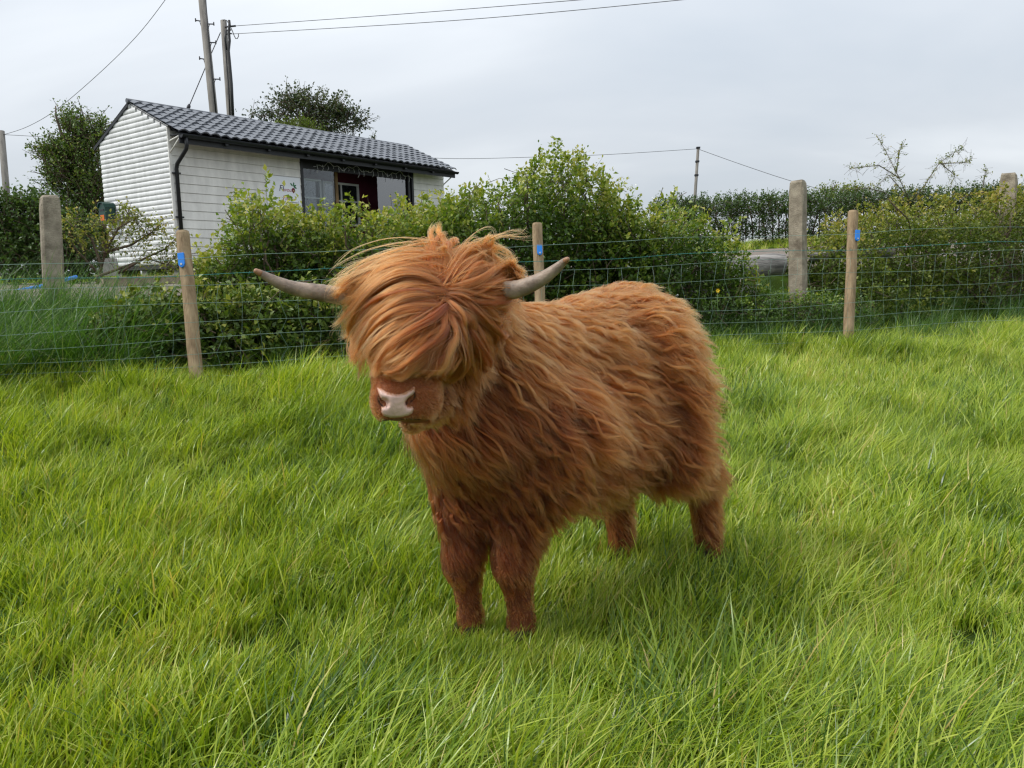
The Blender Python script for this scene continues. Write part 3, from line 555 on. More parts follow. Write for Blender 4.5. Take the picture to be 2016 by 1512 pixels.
# ------------------------------------------------------------------ fence posts, netting, concrete posts
def wpost(label, xb, yb, xt, yt, db, dt_, w, tag):
    b, t = un(xb, yb, db), un(xt, yt, dt_); b = b-(t-b)*.12; root = thing('fence_post', label, 'fence post', b, 'timber posts of the wire fence')
    ax = nrm(t-b); s = nrm(np.cross(ax, A(0, 1, 0)+FNOR*.4)); f = np.cross(s, ax); f = f if f[1] < 0 else -f
    poly = [(math.cos(x)*w/2, math.sin(x)*w/2) for x in np.linspace(-.25, math.pi+.25, 11)]
    n = len(poly); v = []; fs = []
    ks = [0, .3, .6, .9, .985, 1.0]
    for k_ in ks:
        g_ = 1.03-.03*k_ if k_ < .99 else .9
        for a, c_ in poly: v.append(b+(t-b)*k_+(s*a+f*c_)*g_+s*.004*math.sin(k_*9))
    for i in range(len(ks)-1): fs += [(i*n+j, i*n+(j+1) % n, (i+1)*n+(j+1) % n, (i+1)*n+j) for j in range(n)]
    mb = MB(); mb.add(v, fs, False); mb.add(v[-n:], [tuple(range(n))]); mb.put('timber', 'timber', root)
    (tx, ty, tw, th_) = tag; kk = (yb-ty)/(yb-yt); b_o = un(xb, yb, db); pa = b_o+(t-b_o)*kk; d = (pa-CAM)@FW; pxa = xb+(xt-xb)*kk; c = pa+f*(w/2-.004)+s*((tx-pxa)*d/FPX*(1 if s[0] > 0 else -1)*.6); hw = tw/2*d/FPX; hh = th_/2*d/FPX; fr_ = f
    ol = [(-1, 1), (1, 1), (1, -.6), (.6, -.92), (0, -1.05), (-.6, -.92), (-1, -.6)]
    mb = MB(); mb.prism([c+s*a*hw+ax*b_*hh for a, b_ in ol], fr_*.02); ins = mb.put('insulator', 'blue', root, bevel=.003)
    mb = MB(); mb.tube([c-ax*hh*.6+fr_*.02, c-ax*hh*.6+fr_*.026], .008, 8); mb.put('screw', 'steel', ins)
    return root
wpost('round topped timber fence post with blue tag in front of the shed corner', 388, 750, 360, 456, 5.86, 6.0, .098, (360, 517, 12, 29))
wpost('timber fence post with blue tag standing behind the horn tip', 1066, 690, 1058, 440, 6.75, 6.85, .088, (1062, 496, 10, 20))
wpost('timber fence post with blue tag on open grass near the concrete post', 1670, 668, 1680, 416, 7.78, 7.92, .10, (1685, 467, 9, 22))
fence = thing('wire_fence', 'green stock netting with two wires above it strung along the field edge', 'fence', tuple(FP0+SZ*.4))
def fz(yl, yr):
    zl = un(365, yl, 5.87)[2]; zr = un(1680, yr, 7.85)[2]; return zl, zr
AL, AR = 0.0, fa(3.35, 7.85)
rows = [fz(560, 507), fz(598, 537), fz(637, 568.5), fz(667, 595), fz(695, 621), fz(718, 646), fz(739, 668)]
def fpt(a, zl, zr, q=-.06):
    u = (a-AL)/(AR-AL); g = terr(*(aq(a, q)[:2])); z = zl+(zr-zl)*np.clip(u, -.4, 1.7); 
    p = aq(a, q); p[2] = z+.012*math.sin(a*2.1+zl*9); return p
AS = np.arange(-4.2, 9.2, .1508)
for k_, (zl, zr) in enumerate(rows):
    mb = MB(); mb.tube([fpt(a+.004*math.sin(a*31), zl, zr) for a in np.arange(-4.3, 9.3, .15)], .0014, 4); mb.put('line_wire', 'wire', fence)
stay_rows = rows
for a in AS:
    bend = R.normal(0, .018, len(rows)); bend[0] += R.normal(.012, .012); mb = MB(); mb.tube([fpt(a+bend[i], *rows[i])+A(0, -.002, 0) for i in range(len(rows))], .0010, 4); mb.put('stay_wire', 'wire', fence)
for nm, zr_, mt in (('top_wire', fz(509, 460), 'wire'), ('barbed_wire', fz(540, 490), 'barb')):
    mb = MB(); mb.tube([fpt(a, *zr_)+A(0, 0, .004*math.sin(a*5)) for a in np.arange(-4.3, 9.3, .2)], .0018, 4)
    if nm == 'barbed_wire':
        for a in np.arange(-4.2, 9.2, .11):
            c = fpt(a, *zr_); 
            for _ in range(2): d = nrm(R.normal(0, 1, 3))*.014; mb.tube([c-d, c+d], .0012, 3)
    mb.put(nm, mt, fence)
def cpost(label, xb, yb, xt, yt, d, w, yaw, zb):
    t = un(xt, yt, d); b = un(xb, yb, d); b = t+(b-t)*(t[2]-zb)/(t[2]-b[2]); root = thing('concrete_post', label, 'concrete post', b, 'old concrete posts behind the fence')
    e1 = A(math.cos(yaw), math.sin(yaw), 0)*w/2; e2 = A(-math.sin(yaw), math.cos(yaw), 0)*w/2; mb = MB(); v = []
    ks = [(0, 1.05), (.35, 1.02), (.7, 1.0), (.93, .98), (.985, .9), (1.0, .72)]; c8 = [(-1, -.82), (-.82, -1), (.82, -1), (1, -.82), (1, .82), (.82, 1), (-.82, 1), (-1, .82)]
    for k_, g_ in ks:
        for i, j in c8: v.append(b+(t-b)*k_+(e1*i+e2*j)*g_+R.normal(0, .0035, 3))
    fs = [(i*8+j, i*8+(j+1) % 8, (i+1)*8+(j+1) % 8, (i+1)*8+j) for i in range(len(ks)-1) for j in range(8)]+[tuple(range(40, 48))]
    mb.add(v, fs); mb.put('shaft', 'concrete', root); return root
cpost('pitted concrete post at the left in front of the dark hedge', 108, 640, 98, 386, 7.0, .155, .62, .55)
cpost('tall concrete post with chipped top standing over the grey log', 1571, 575, 1571, 356, 8.5, .155, .95, .5)
cpost('concrete post at the right edge sunk into the olive hedge', 1982, 560, 1986, 341, 10.4, .2, .95, .5)

# ------------------------------------------------------------------ logs, kerb, pipe
def logm(label, x0, y0, x1, y1, d0, d1, r):
    a, b = un(x0, y0, d0), un(x1, y1, d1); t = thing('fallen_log', label, 'log', ((a+b)/2)-SZ*r, 'grey logs lying behind the fence'); n = 12
    pth = np.linspace(a, b, 9)+R.normal(0, .008, (9, 3)); mb = MB(); mb.tube(pth, r*R.uniform(.94, 1.05, 9), 14, caps=False); mb.put('trunk', 'log', t)
    for e, d in ((pth[0], pth[0]-pth[1]), (pth[-1], pth[-1]-pth[-2])):
        d = nrm(d); mb = MB(); mb.tube([e-d*.005, e+d*.004], r*.97, 14); mb.put('cut_end', 'log_end', t)
logm('thick weathered grey log lying beside the tall concrete post', 1380, 530, 1540, 522, 8.9, 9.1, .125)
logm('lower dark grey log half hidden under the thick log', 1330, 592, 1478, 580, 8.7, 8.75, .10)
logm('long thin pale log stretching right of the tall concrete post', 1590, 506, 1760, 498, 9.6, 9.8, .06)
a, b = un(200, 556, 9.2), un(460, 546, 10.6); kb = thing('timber_edging', 'pale timber edging board along the yard below the shed', 'edging', tuple(a)); mb = MB(); d = (b-a)/2
mb.box((a+b)/2, [d, nrm(np.cross(d, SZ))*.05, SZ*.055]); mb.put('sleeper', 'sleeper', kb, bevel=.008)
mb = MB(); mb.tube([un(-60, 583, 8.6), un(0, 578, 8.7), (un(40, 572, 8.8)), un(85, 563, 9.0), un(150, 545, 9.6)], .022, 8); mb.put('blue_pipe', 'blue', None, label='blue water pipe lying on the bank at the left edge', cat='pipe')
a = un(213, 535, 9.5); mb = MB(); mb.prism([a+A(-.07, 0, -.05), a+A(.09, 0, -.05), a+A(.06, 0, .16), a+A(-.05, 0, .16)], A(0, .12, 0)); bt = mb.put('stone_block', 'block', None, label='small grey stone block leaning below the shed corner', cat='stone')

# ------------------------------------------------------------------ hedges and trees
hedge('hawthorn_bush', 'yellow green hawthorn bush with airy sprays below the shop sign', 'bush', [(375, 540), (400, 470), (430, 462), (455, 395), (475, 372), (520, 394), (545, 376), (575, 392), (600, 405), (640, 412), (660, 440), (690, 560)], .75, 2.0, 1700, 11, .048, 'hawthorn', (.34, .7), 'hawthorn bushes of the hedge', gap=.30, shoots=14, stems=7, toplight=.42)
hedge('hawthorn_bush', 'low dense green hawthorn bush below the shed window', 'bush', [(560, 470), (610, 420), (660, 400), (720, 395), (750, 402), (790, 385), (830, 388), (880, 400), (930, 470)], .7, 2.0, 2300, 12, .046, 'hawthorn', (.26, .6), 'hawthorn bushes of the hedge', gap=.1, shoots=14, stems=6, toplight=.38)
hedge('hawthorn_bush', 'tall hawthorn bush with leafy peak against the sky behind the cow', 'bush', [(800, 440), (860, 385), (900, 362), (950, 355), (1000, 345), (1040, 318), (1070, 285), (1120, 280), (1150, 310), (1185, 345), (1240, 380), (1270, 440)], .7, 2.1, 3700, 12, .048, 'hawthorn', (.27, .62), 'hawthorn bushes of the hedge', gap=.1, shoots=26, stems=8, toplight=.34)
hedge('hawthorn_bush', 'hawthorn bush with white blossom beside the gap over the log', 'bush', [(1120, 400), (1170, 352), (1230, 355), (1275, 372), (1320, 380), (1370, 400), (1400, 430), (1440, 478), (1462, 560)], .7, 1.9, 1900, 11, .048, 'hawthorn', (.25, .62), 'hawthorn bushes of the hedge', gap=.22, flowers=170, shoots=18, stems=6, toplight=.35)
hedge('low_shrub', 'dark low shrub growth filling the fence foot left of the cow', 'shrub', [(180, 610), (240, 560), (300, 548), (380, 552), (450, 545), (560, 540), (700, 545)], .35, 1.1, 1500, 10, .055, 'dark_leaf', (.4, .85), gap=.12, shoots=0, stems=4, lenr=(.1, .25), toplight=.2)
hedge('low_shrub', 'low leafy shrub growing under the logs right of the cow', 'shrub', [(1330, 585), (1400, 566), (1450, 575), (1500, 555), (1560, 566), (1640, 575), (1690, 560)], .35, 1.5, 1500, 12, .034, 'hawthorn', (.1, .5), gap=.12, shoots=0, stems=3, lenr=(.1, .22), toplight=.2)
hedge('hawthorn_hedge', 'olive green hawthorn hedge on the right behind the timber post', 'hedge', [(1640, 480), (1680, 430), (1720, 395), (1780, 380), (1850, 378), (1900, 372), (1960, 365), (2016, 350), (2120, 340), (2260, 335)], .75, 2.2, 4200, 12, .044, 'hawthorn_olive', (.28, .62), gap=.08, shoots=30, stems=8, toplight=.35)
# small leaning hawthorn before the gable
root = thing('hawthorn_sapling', 'small leaning hawthorn with bare twiggy branches before the white gable', 'bush', un(195, 560, 8.2))
S = []; D = []; 
for pth in ([(190, 560), (205, 500), (235, 450), (265, 430), (283, 455)], [(200, 520), (180, 470), (150, 445), (128, 432)], [(205, 500), (260, 480), (300, 455), (320, 440)], [(190, 545), (260, 515), (320, 490), (345, 470)], [(235, 450), (252, 425), (248, 415)], [(195, 540), (160, 500), (140, 470)], [(210, 500), (215, 455), (195, 432)], [(230, 535), (290, 510), (330, 520), (352, 500)]):
    P3 = np.array([un(x, y, 8.2+R.uniform(-.15, .15)) for x, y in pth]); mb = MB(); mb.tube(P3+R.normal(0, .01, P3.shape), np.linspace(.016, .004, len(P3)), 5); mb.put('branch', 'bark', root)
    for i in range(len(P3)-1):
        for t in np.linspace(0, 1, 16):
            if i == 0 and pth[0][1] > 515: continue
            S.append(P3[i]+(P3[i+1]-P3[i])*t+R.normal(0, .05, 3)); D.append(nrm(P3[i+1]-P3[i]+R.normal(0, .12, 3)))
S = np.array(S); D = np.array(D); build_bush(root, S, D, R.uniform(.08, .2, len(S)), 8, .036, np.clip(R.uniform(.5, .95, len(S)), 0, 1), 'hawthorn_olive', twig_share=.8, twr=.0028)
# bare twigs rising from the right hedge
root = thing('bare_shrub', 'leafless arching twigs rising above the olive hedge', 'shrub', plane_hit(1770, 520, 1.3)); S = []; D = []
for pth in ([(1790, 395), (1770, 350), (1745, 300), (1725, 265)], [(1770, 350), (1730, 325), (1690, 330), (1672, 331)], [(1765, 340), (1770, 300), (1777, 282)], [(1800, 395), (1830, 350), (1850, 320), (1880, 300), (1897, 290)], [(1850, 320), (1880, 345), (1870, 370)], [(1852, 322), (1900, 320), (1912, 312)], [(1745, 380), (1710, 370), (1640, 375)], [(1780, 380), (1750, 345), (1720, 372)], [(1930, 400), (1938, 350), (1942, 330)]):
    P3 = np.array([plane_hit(x, y, 1.3+R.normal(0, .08)) for x, y in pth]); mb = MB(); mb.tube(P3, np.linspace(.0065, .002, len(P3)), 5); mb.put('branch', 'grey_bark', root)
    for i in range(len(P3)-1):
        for t in np.linspace(0, 1, 12): S.append(P3[i]+(P3[i+1]-P3[i])*t); D.append(nrm(R.normal(0, 1, 3)+A(0, 0, .4)))
S = np.array(S); D = np.array(D); build_bush(root, S, D, R.uniform(.03, .10, len(S)), 4, .024, np.clip(R.uniform(.3, .9, len(S)), 0, 1), 'hawthorn_olive', 'grey_bark', twig_share=1, twr=.0016)
def far_plant(name, label, cat, blobs, d, nspray, K, size, mat, tone, lenr, trunk=None, bark='bark', group=None, dirup=.5, dthick=1.0, hollow=0.0, twr=.012, twig_share=.5, tip=.2):
    c0 = un(blobs[0][0], blobs[0][1], d); base = trunk[0] if trunk else c0; base = un(*base, d) if trunk else c0; root = thing(name, label, cat, base, group)
    w_ = np.array([b[2]*b[3] for b in blobs], float); w_ /= w_.sum(); S = []; D = []
    for i in R.choice(len(blobs), nspray, p=w_):
        x, y, rx, ry = blobs[i]; v = nrm(R.normal(0, 1, 3)); r = R.random()**(1/(2.0+hollow)); v = v*r
        p = un(x, y, d)+RT*(v[0]*rx*d/FPX)+A(0, 1, 0)*v[1]*rx*d/FPX*dthick+A(0, 0, 1)*v[2]*ry*d/FPX; S.append(p); D.append(nrm(v+A(0, 0, dirup)+R.normal(0, .35, 3)))
    S = np.array(S); D = np.array(D); z = (S[:, 2]-S[:, 2].min())/np.ptp(S[:, 2]); Ln = R.uniform(*lenr, len(S))
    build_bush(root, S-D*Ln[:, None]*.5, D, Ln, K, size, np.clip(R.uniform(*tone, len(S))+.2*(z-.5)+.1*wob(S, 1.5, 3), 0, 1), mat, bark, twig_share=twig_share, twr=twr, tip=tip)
    if trunk:
        a = un(*trunk[0], d); b = un(*trunk[1], d); mb = MB(); mb.tube(wiggle(a, b, 7, .1), np.linspace(.12, .04, 7), 8); mb.put('trunk', bark, root)
        for bx, by, rx, ry in blobs:
            s_ = a+(b-a)*R.uniform(.4, .9); e = un(bx+R.normal(0, rx*.4), by-ry*.5, d)+A(0, R.normal(0, .3), 0); mb = MB(); mb.tube(wiggle(s_, e, 7, .18), np.linspace(.05, .012, 7), 6); mb.put('limb', bark, root)
    return root
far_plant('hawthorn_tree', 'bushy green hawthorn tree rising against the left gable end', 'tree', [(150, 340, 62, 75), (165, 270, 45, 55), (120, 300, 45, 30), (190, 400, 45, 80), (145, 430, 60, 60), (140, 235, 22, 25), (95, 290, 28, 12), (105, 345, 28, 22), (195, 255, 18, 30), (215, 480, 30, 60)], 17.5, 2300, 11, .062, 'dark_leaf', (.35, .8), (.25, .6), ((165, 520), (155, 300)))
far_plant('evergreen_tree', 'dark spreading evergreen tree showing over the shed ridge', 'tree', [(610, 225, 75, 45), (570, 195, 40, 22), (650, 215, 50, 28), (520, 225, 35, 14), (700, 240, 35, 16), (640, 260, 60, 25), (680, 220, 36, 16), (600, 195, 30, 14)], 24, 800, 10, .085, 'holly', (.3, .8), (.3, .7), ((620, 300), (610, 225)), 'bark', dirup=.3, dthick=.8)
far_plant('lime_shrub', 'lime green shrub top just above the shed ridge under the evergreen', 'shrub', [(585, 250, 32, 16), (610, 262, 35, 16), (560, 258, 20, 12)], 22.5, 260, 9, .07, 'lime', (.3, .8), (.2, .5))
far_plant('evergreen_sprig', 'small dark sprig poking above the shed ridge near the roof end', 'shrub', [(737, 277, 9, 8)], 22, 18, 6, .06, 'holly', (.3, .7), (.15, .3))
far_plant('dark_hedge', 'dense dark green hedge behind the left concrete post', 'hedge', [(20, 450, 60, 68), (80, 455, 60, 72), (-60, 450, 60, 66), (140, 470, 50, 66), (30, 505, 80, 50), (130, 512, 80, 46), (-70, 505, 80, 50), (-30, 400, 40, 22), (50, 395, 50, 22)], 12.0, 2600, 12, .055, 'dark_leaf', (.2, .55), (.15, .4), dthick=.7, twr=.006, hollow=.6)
def far_hedge():
    root = thing('clipped_hedge', 'long clipped hedge with see through stems along the far road', 'hedge', un(1560, 466, 20)); S = []; D = []
    n = 7500; px = R.uniform(1290, 2300, n); d = 20+R.uniform(0, 1.0, n); u = R.random(n); u = np.where(u < .68, u*.5/.68, .5+(u-.68)/.32*.5)   # denser top half
    yt = np.interp(px, [1290, 1330, 1500, 1700, 1850, 2300], [396, 390, 385, 378, 372, 352]); yb = np.interp(px, [1290, 1700, 2300], [470, 462, 440])
    py = yt+6+(yb-yt)*u; keep = ~((u > .42) & (u < .72) & (wob(np.stack([px*.05, py*.09, px*0], 1), 2.2, 1) > .3))
    S = np.array([un(x, y, q) for x, y, q in zip(px[keep], py[keep], d[keep])]); D = nrm(R.normal(0, .6, S.shape)+A(0, -.2, .5))
    build_bush(root, S, D, R.uniform(.12, .34, len(S)), 11, .055, R.uniform(.15, .6, len(S)), 'dark_leaf', twig_share=.6, twr=.005)
    for x in np.arange(1300, 2200, 13):
        y0 = np.interp(x, [1290, 1700, 2300], [470, 462, 440]); a = un(x, y0+4, 20.4); b = un(x+R.normal(0, 6), y0-62, 20.4); mb = MB(); mb.tube(wiggle(a, b, 5, .2), np.linspace(.025, .01, 5), 5); mb.put('stem', 'bark', root)
far_hedge()
far_plant('far_shrub', 'pale grey green shrub top beyond the clipped hedge right of the concrete post', 'shrub', [(1640, 378, 45, 12), (1690, 372, 30, 10)], 30, 160, 8, .08, 'hawthorn_olive', (.3, .7), (.2, .5))
# nettles and weeds
def weed(name, label, cat, px, py, d, h, mat, leaf=.075, group=None, pairs=8):
    b = un(px, py, d); g = terr(b[0], b[1]); b[2] = g; root = thing(name, label, cat, b, group); top = b+A(R.normal(.06, .03), R.normal(0, .03), h); mid = (b+top)/2+R.normal(0, .02, 3)
    mb = MB(); mb.tube([b, mid, top], [.006, .005, .002], 5); mb.put('stem', mat_stem, root); P = []; D = []; z = []
    for i in range(pairs):
        t = .25+.75*i/(pairs-1); c = b+(mid-b)*min(1, 2*t) if t < .5 else mid+(top-mid)*(2*t-1); az = (i % 2)*math.pi/2+R.normal(0, .3)
        for s_ in (0, math.pi): P.append(c); D.append(A(math.cos(az+s_), math.sin(az+s_), -.25+.6*(t > .9))); z.append(leaf*(1.15-.75*t))
    P = np.array(P); D = np.array(D); v, f, t = leafmesh(P, D, np.tile(A(0, 0, 1), (len(P), 1))+R.normal(0, .2, P.shape), np.array(z), R.uniform(.2, .8, len(P)), .55); put('leaves', npmesh('leaves', v, f, mat, True, t), root)
MAT['stem_green'] = pm('green_stem', (.10, .17, .05), .6, var=.2); mat_stem = 'stem_green'
for lab, x_, y_, d_, h_ in (('leftmost nettle of the patch at the fence foot', 130, 735, 6.1, .40), ('second nettle from the left in the patch at the fence foot', 155, 740, 6.05, .44), ('nettle third from the left in the patch at the fence foot', 178, 735, 6.1, .48),
                            ('tallest nettle in the middle of the patch at the fence foot', 200, 742, 6.0, .54), ('nettle just right of the tallest one in the patch', 228, 738, 6.1, .47), ('small nettle at the right end of the patch', 262, 745, 6.0, .34), ('low nettle standing nearest the round topped timber post', 310, 745, 6.0, .30)):
    weed('nettle', lab, 'nettle', x_, y_, d_, h_, 'nettle', .085, 'nettles at the fence foot')
for lab, x_, y_, d_, h_ in (('tall leafy weed growing before the thick grey log', 1500, 580, 8.2, .66), ('slim weed with grassy leaves left of the tall concrete post', 1535, 585, 8.3, .55), ('broad leaved weed at the foot of the tall concrete post', 1590, 600, 8.0, .35)):
    weed('tall_weed', lab, 'weed', x_, y_, d_, h_, 'nettle', .10)
b = un(1413, 572, 7.6); yf = thing('yellow_flower', 'single yellow flower by the netting below the lower log', 'flower', b-SZ*.3); mb = MB(); mb.tube([b-SZ*.32, b], .003, 5); mb.put('stem', 'stem_green', yf)
MAT['yellow'] = pm('yellow_petal', (.85, .55, .02), .6, var=.05)
for j in range(6): mb = MB(); a = j*1.047; e = A(math.cos(a), -.3, math.sin(a)); s_ = A(-math.sin(a), 0, math.cos(a)); mb.add([b, b+e*.012+s_*.008, b+e*.022, b+e*.012-s_*.008], [(0, 1, 2, 3)]); mb.put('petal', 'yellow', yf)

#COW#
# ------------------------------------------------------------------ the cow
CO = A(.266, 2.70, 0); CH = nrm(A(-.69, -.72, 0)); CL = A(-CH[1], CH[0], 0)
def cf(s, l, z): return CO+CH*s+CL*l+A(0, 0, z)
def gnd(x, y, z=0): v = ray(x, y); return CAM+v*((z-CAM[2])/v[2])
HF = [gnd(928, 1268), gnd(1027, 1275), gnd(1222, 1103), gnd(1393, 1106)]      # hooves: front right, front left, rear right, rear left
PR = []                                     # (a, b, ra, rb, k)
def pr(a, b, ra, rb, k=.05): PR.append((np.asarray(a, float), np.asarray(b, float), ra, rb, k))
pr(cf(.34, 0, .68), cf(-.25, 0, .72), .225, .22); pr(cf(.25, 0, .61), cf(-.22, 0, .64), .20, .18)
pr(cf(.36, .0, .91), cf(.05, 0, .89), .135, .15); pr(cf(-.21, .07, .88), cf(-.21, -.07, .88), .185, .185); pr(cf(.05, 0, .905), cf(-.20, 0, .93), .15, .165)
for sg in (1, -1):
    pr(cf(.38, .14*sg, .70), cf(.42, .12*sg, .56), .145, .11); pr(cf(-.23, .12*sg, .72), cf(-.25, .13*sg, .52), .155, .13)
pr(cf(.50, -.01, .72), cf(.45, -.02, .59), .18, .13); pr(cf(.60, -.02, .76), cf(.55, -.03, .63), .13, .10)
def leg(h, top, z1, knee, fet, radii):
    pr(top, h+A(0, 0, 0)+knee, radii[0], radii[1], .05); pr(h+knee+CH*.014-A(0, 0, .015), h+knee+CH*.014+A(0, 0, .02), radii[1]*.95, radii[1]*.95, .02); pr(h+knee, h+fet, radii[2], radii[3], .03); pr(h+fet, h+A(0, 0, .055), radii[3], radii[4], .02)
fk = A(0, 0, .285)
leg(HF[0], HF[0]*A(1, 1, 0)+CH*.0+CL*.0+A(.0, .02, .55), 0, fk+CH*.02, A(0, 0, .10), (.11, .052, .046, .031, .039))
leg(HF[1], HF[1]*A(1, 1, 0)+CL*.02+A(.015, .03, .57), 0, fk+CH*.02, A(0, 0, .10), (.115, .056, .048, .033, .041))
for i in (2, 3):
    h = HF[i]; hk = h+A(-.025, 0, .34); st = cf(-.24, .14 if i == 3 else -.13, .56)
    pr(st, hk, .135, .07, .05); pr(hk, h+A(0, 0, .10), .058, .044, .03); pr(h+A(0, 0, .10), h+A(0, 0, .05), .039, .044, .02)
pr(cf(-.39, 0, .95), cf(-.45, .0, .85), .05, .04, .04); pr(cf(-.45, 0, .85), cf(-.46, .0, .40), .035, .02, .03)
hd = []                                     # head
def ph(a, b, ra, rb, k=.035): pr(a, b, ra, rb, k)
ph(cf(.42, 0, .80), un(925, 690, 2.31), .20, .155, .06)
ph(un(775, 600, 2.09), un(905, 600, 2.13), .088, .105, .05)
ph(un(835, 560, 2.13), un(835, 640, 2.06), .095, .105, .05)
ph(un(815, 660, 2.02), un(800, 745, 1.93), .095, .078, .04)
ph(un(770, 786, 1.885), un(826, 788, 1.92), .043, .049, .02); ph(un(765, 803, 1.885), un(822, 803, 1.91), .028, .032, .02)
ph(un(778, 768, 1.88), un(826, 768, 1.91), .030, .034, .03)
ph(un(880, 775, 2.07), un(810, 826, 1.96), .05, .028, .02)
ph(un(880, 695, 2.09), un(840, 752, 2.05), .09, .05, .05)
SUBS = [(un(757, 793, 1.845), .013), (un(808, 793, 1.855), .015)]               # nostrils
def cap(P, a, b, ra, rb):
    ba = b-a; h = np.clip(((P-a) @ ba.astype(P.dtype))/(ba@ba), 0, 1).astype(P.dtype)
    return np.linalg.norm(P-a.astype(P.dtype)-h[..., None]*ba.astype(P.dtype), axis=-1)-(ra+(rb-ra)*h)
def sdf(P):
    d = None
    for a, b, ra, rb, k in PR:
        e = cap(P, a, b, ra, rb)
        if d is None: d = e
        else: h = np.maximum(k-np.abs(d-e), 0)/k; d = np.minimum(d, e)-h*h*k*.25
    for c, r in SUBS:
        e = r-np.linalg.norm(P-c.astype(P.dtype), axis=-1); k = .008; h = np.maximum(k-np.abs(d-e), 0)/k; d = np.maximum(d, e)+h*h*k*.25
    return d
G = .0105; lo = A(-.55, 1.70, -.0); hi = A(1.15, 3.55, 1.30); nn = np.ceil((hi-lo)/G).astype(int)+1
gx = [(lo[i]+np.arange(nn[i])*G).astype(np.float32) for i in range(3)]
Vg = np.full(nn, .5, np.float32)
for i in range(0, nn[0], 24):               # slabs, only cells near some primitive
    Pg = np.stack(np.meshgrid(gx[0][i:i+24], gx[1], gx[2], indexing='ij'), -1); Vg[i:i+24] = sdf(Pg)
def grid_s(P):
    q = (P-lo)/G; i = np.clip(np.floor(q).astype(int), 0, nn-2); f = np.clip(q-i, 0, 1); r = 0
    for dx in (0, 1):
        for dy in (0, 1):
            for dz in (0, 1):
                wgt = (f[:, 0] if dx else 1-f[:, 0])*(f[:, 1] if dy else 1-f[:, 1])*(f[:, 2] if dz else 1-f[:, 2]); r = r+wgt*Vg[i[:, 0]+dx, i[:, 1]+dy, i[:, 2]+dz]
    return r
def grid_n(P, e=.012):
    return nrm(np.stack([grid_s(P+A(*(e*np.eye(3)[i])))-grid_s(P-A(*(e*np.eye(3)[i]))) for i in range(3)], 1))
def surface_nets(V):
    s = V < 0; c = [s[x:s.shape[0]-1+x, y:s.shape[1]-1+y, z:s.shape[2]-1+z] for x in (0, 1) for y in (0, 1) for z in (0, 1)]
    tot = sum(k.astype(np.int8) for k in c); act = (tot > 0) & (tot < 8); idx = -np.ones(act.shape, np.int64); ii = np.argwhere(act); idx[act] = np.arange(len(ii))
    pos = np.zeros((len(ii), 3)); cnt = np.zeros(len(ii)); co = [(x, y, z) for x in (0, 1) for y in (0, 1) for z in (0, 1)]
    for a_ in range(8):
        for b_ in range(a_+1, 8):
            df = np.array(co[b_])-np.array(co[a_])
            if np.abs(df).sum() != 1: continue
            va = V[tuple((ii+co[a_]).T)]; vb = V[tuple((ii+co[b_]).T)]; m = (va < 0) != (vb < 0); t = np.where(m, va/np.where(m, va-vb, 1), 0)
            pos += np.where(m[:, None], np.array(co[a_])+df*t[:, None], 0); cnt += m
    pos = ii+pos/cnt[:, None]; F = []
    for ax in range(3):
        u, v = (ax+1) % 3, (ax+2) % 3; s0 = np.take(s, np.arange(s.shape[ax]-1), ax); s1 = np.take(s, np.arange(1, s.shape[ax]), ax); e = np.argwhere(s0 != s1)
        e = e[(e[:, u] > 0) & (e[:, v] > 0) & (e[:, u] < act.shape[u]) & (e[:, v] < act.shape[v])]; fl = s0[tuple(e.T)]
        q = []
        for du, dv in ((1, 1), (0, 1), (0, 0), (1, 0)):
            k = e.copy(); k[:, u] -= du; k[:, v] -= dv; q.append(idx[tuple(k.T)])
        q = np.stack(q, 1); q[~fl] = q[~fl][:, ::-1]; F.append(q)
    return pos, np.concatenate(F)
pv, pf = surface_nets(Vg); pv = lo+pv*G
for _ in range(2): pv = pv-grid_n(pv)*grid_s(pv)[:, None]
cow = thing('highland_cow', 'shaggy ginger highland cow with long horns standing in the grass', 'cow', (CO[0], CO[1], 0))
bo = put('body', npmesh('body', pv, pf, 'skin', True), cow); bo.data.materials.append(MAT['muzzle_skin']); fc = pv[pf].mean(1)
bo.data.polygons.foreach_set('material_index', ((cap(fc, un(770, 785, 1.89), un(840, 788, 1.93), 0, 0) < .082) & (fc[:, 1] < 1.97)).astype(np.int32))
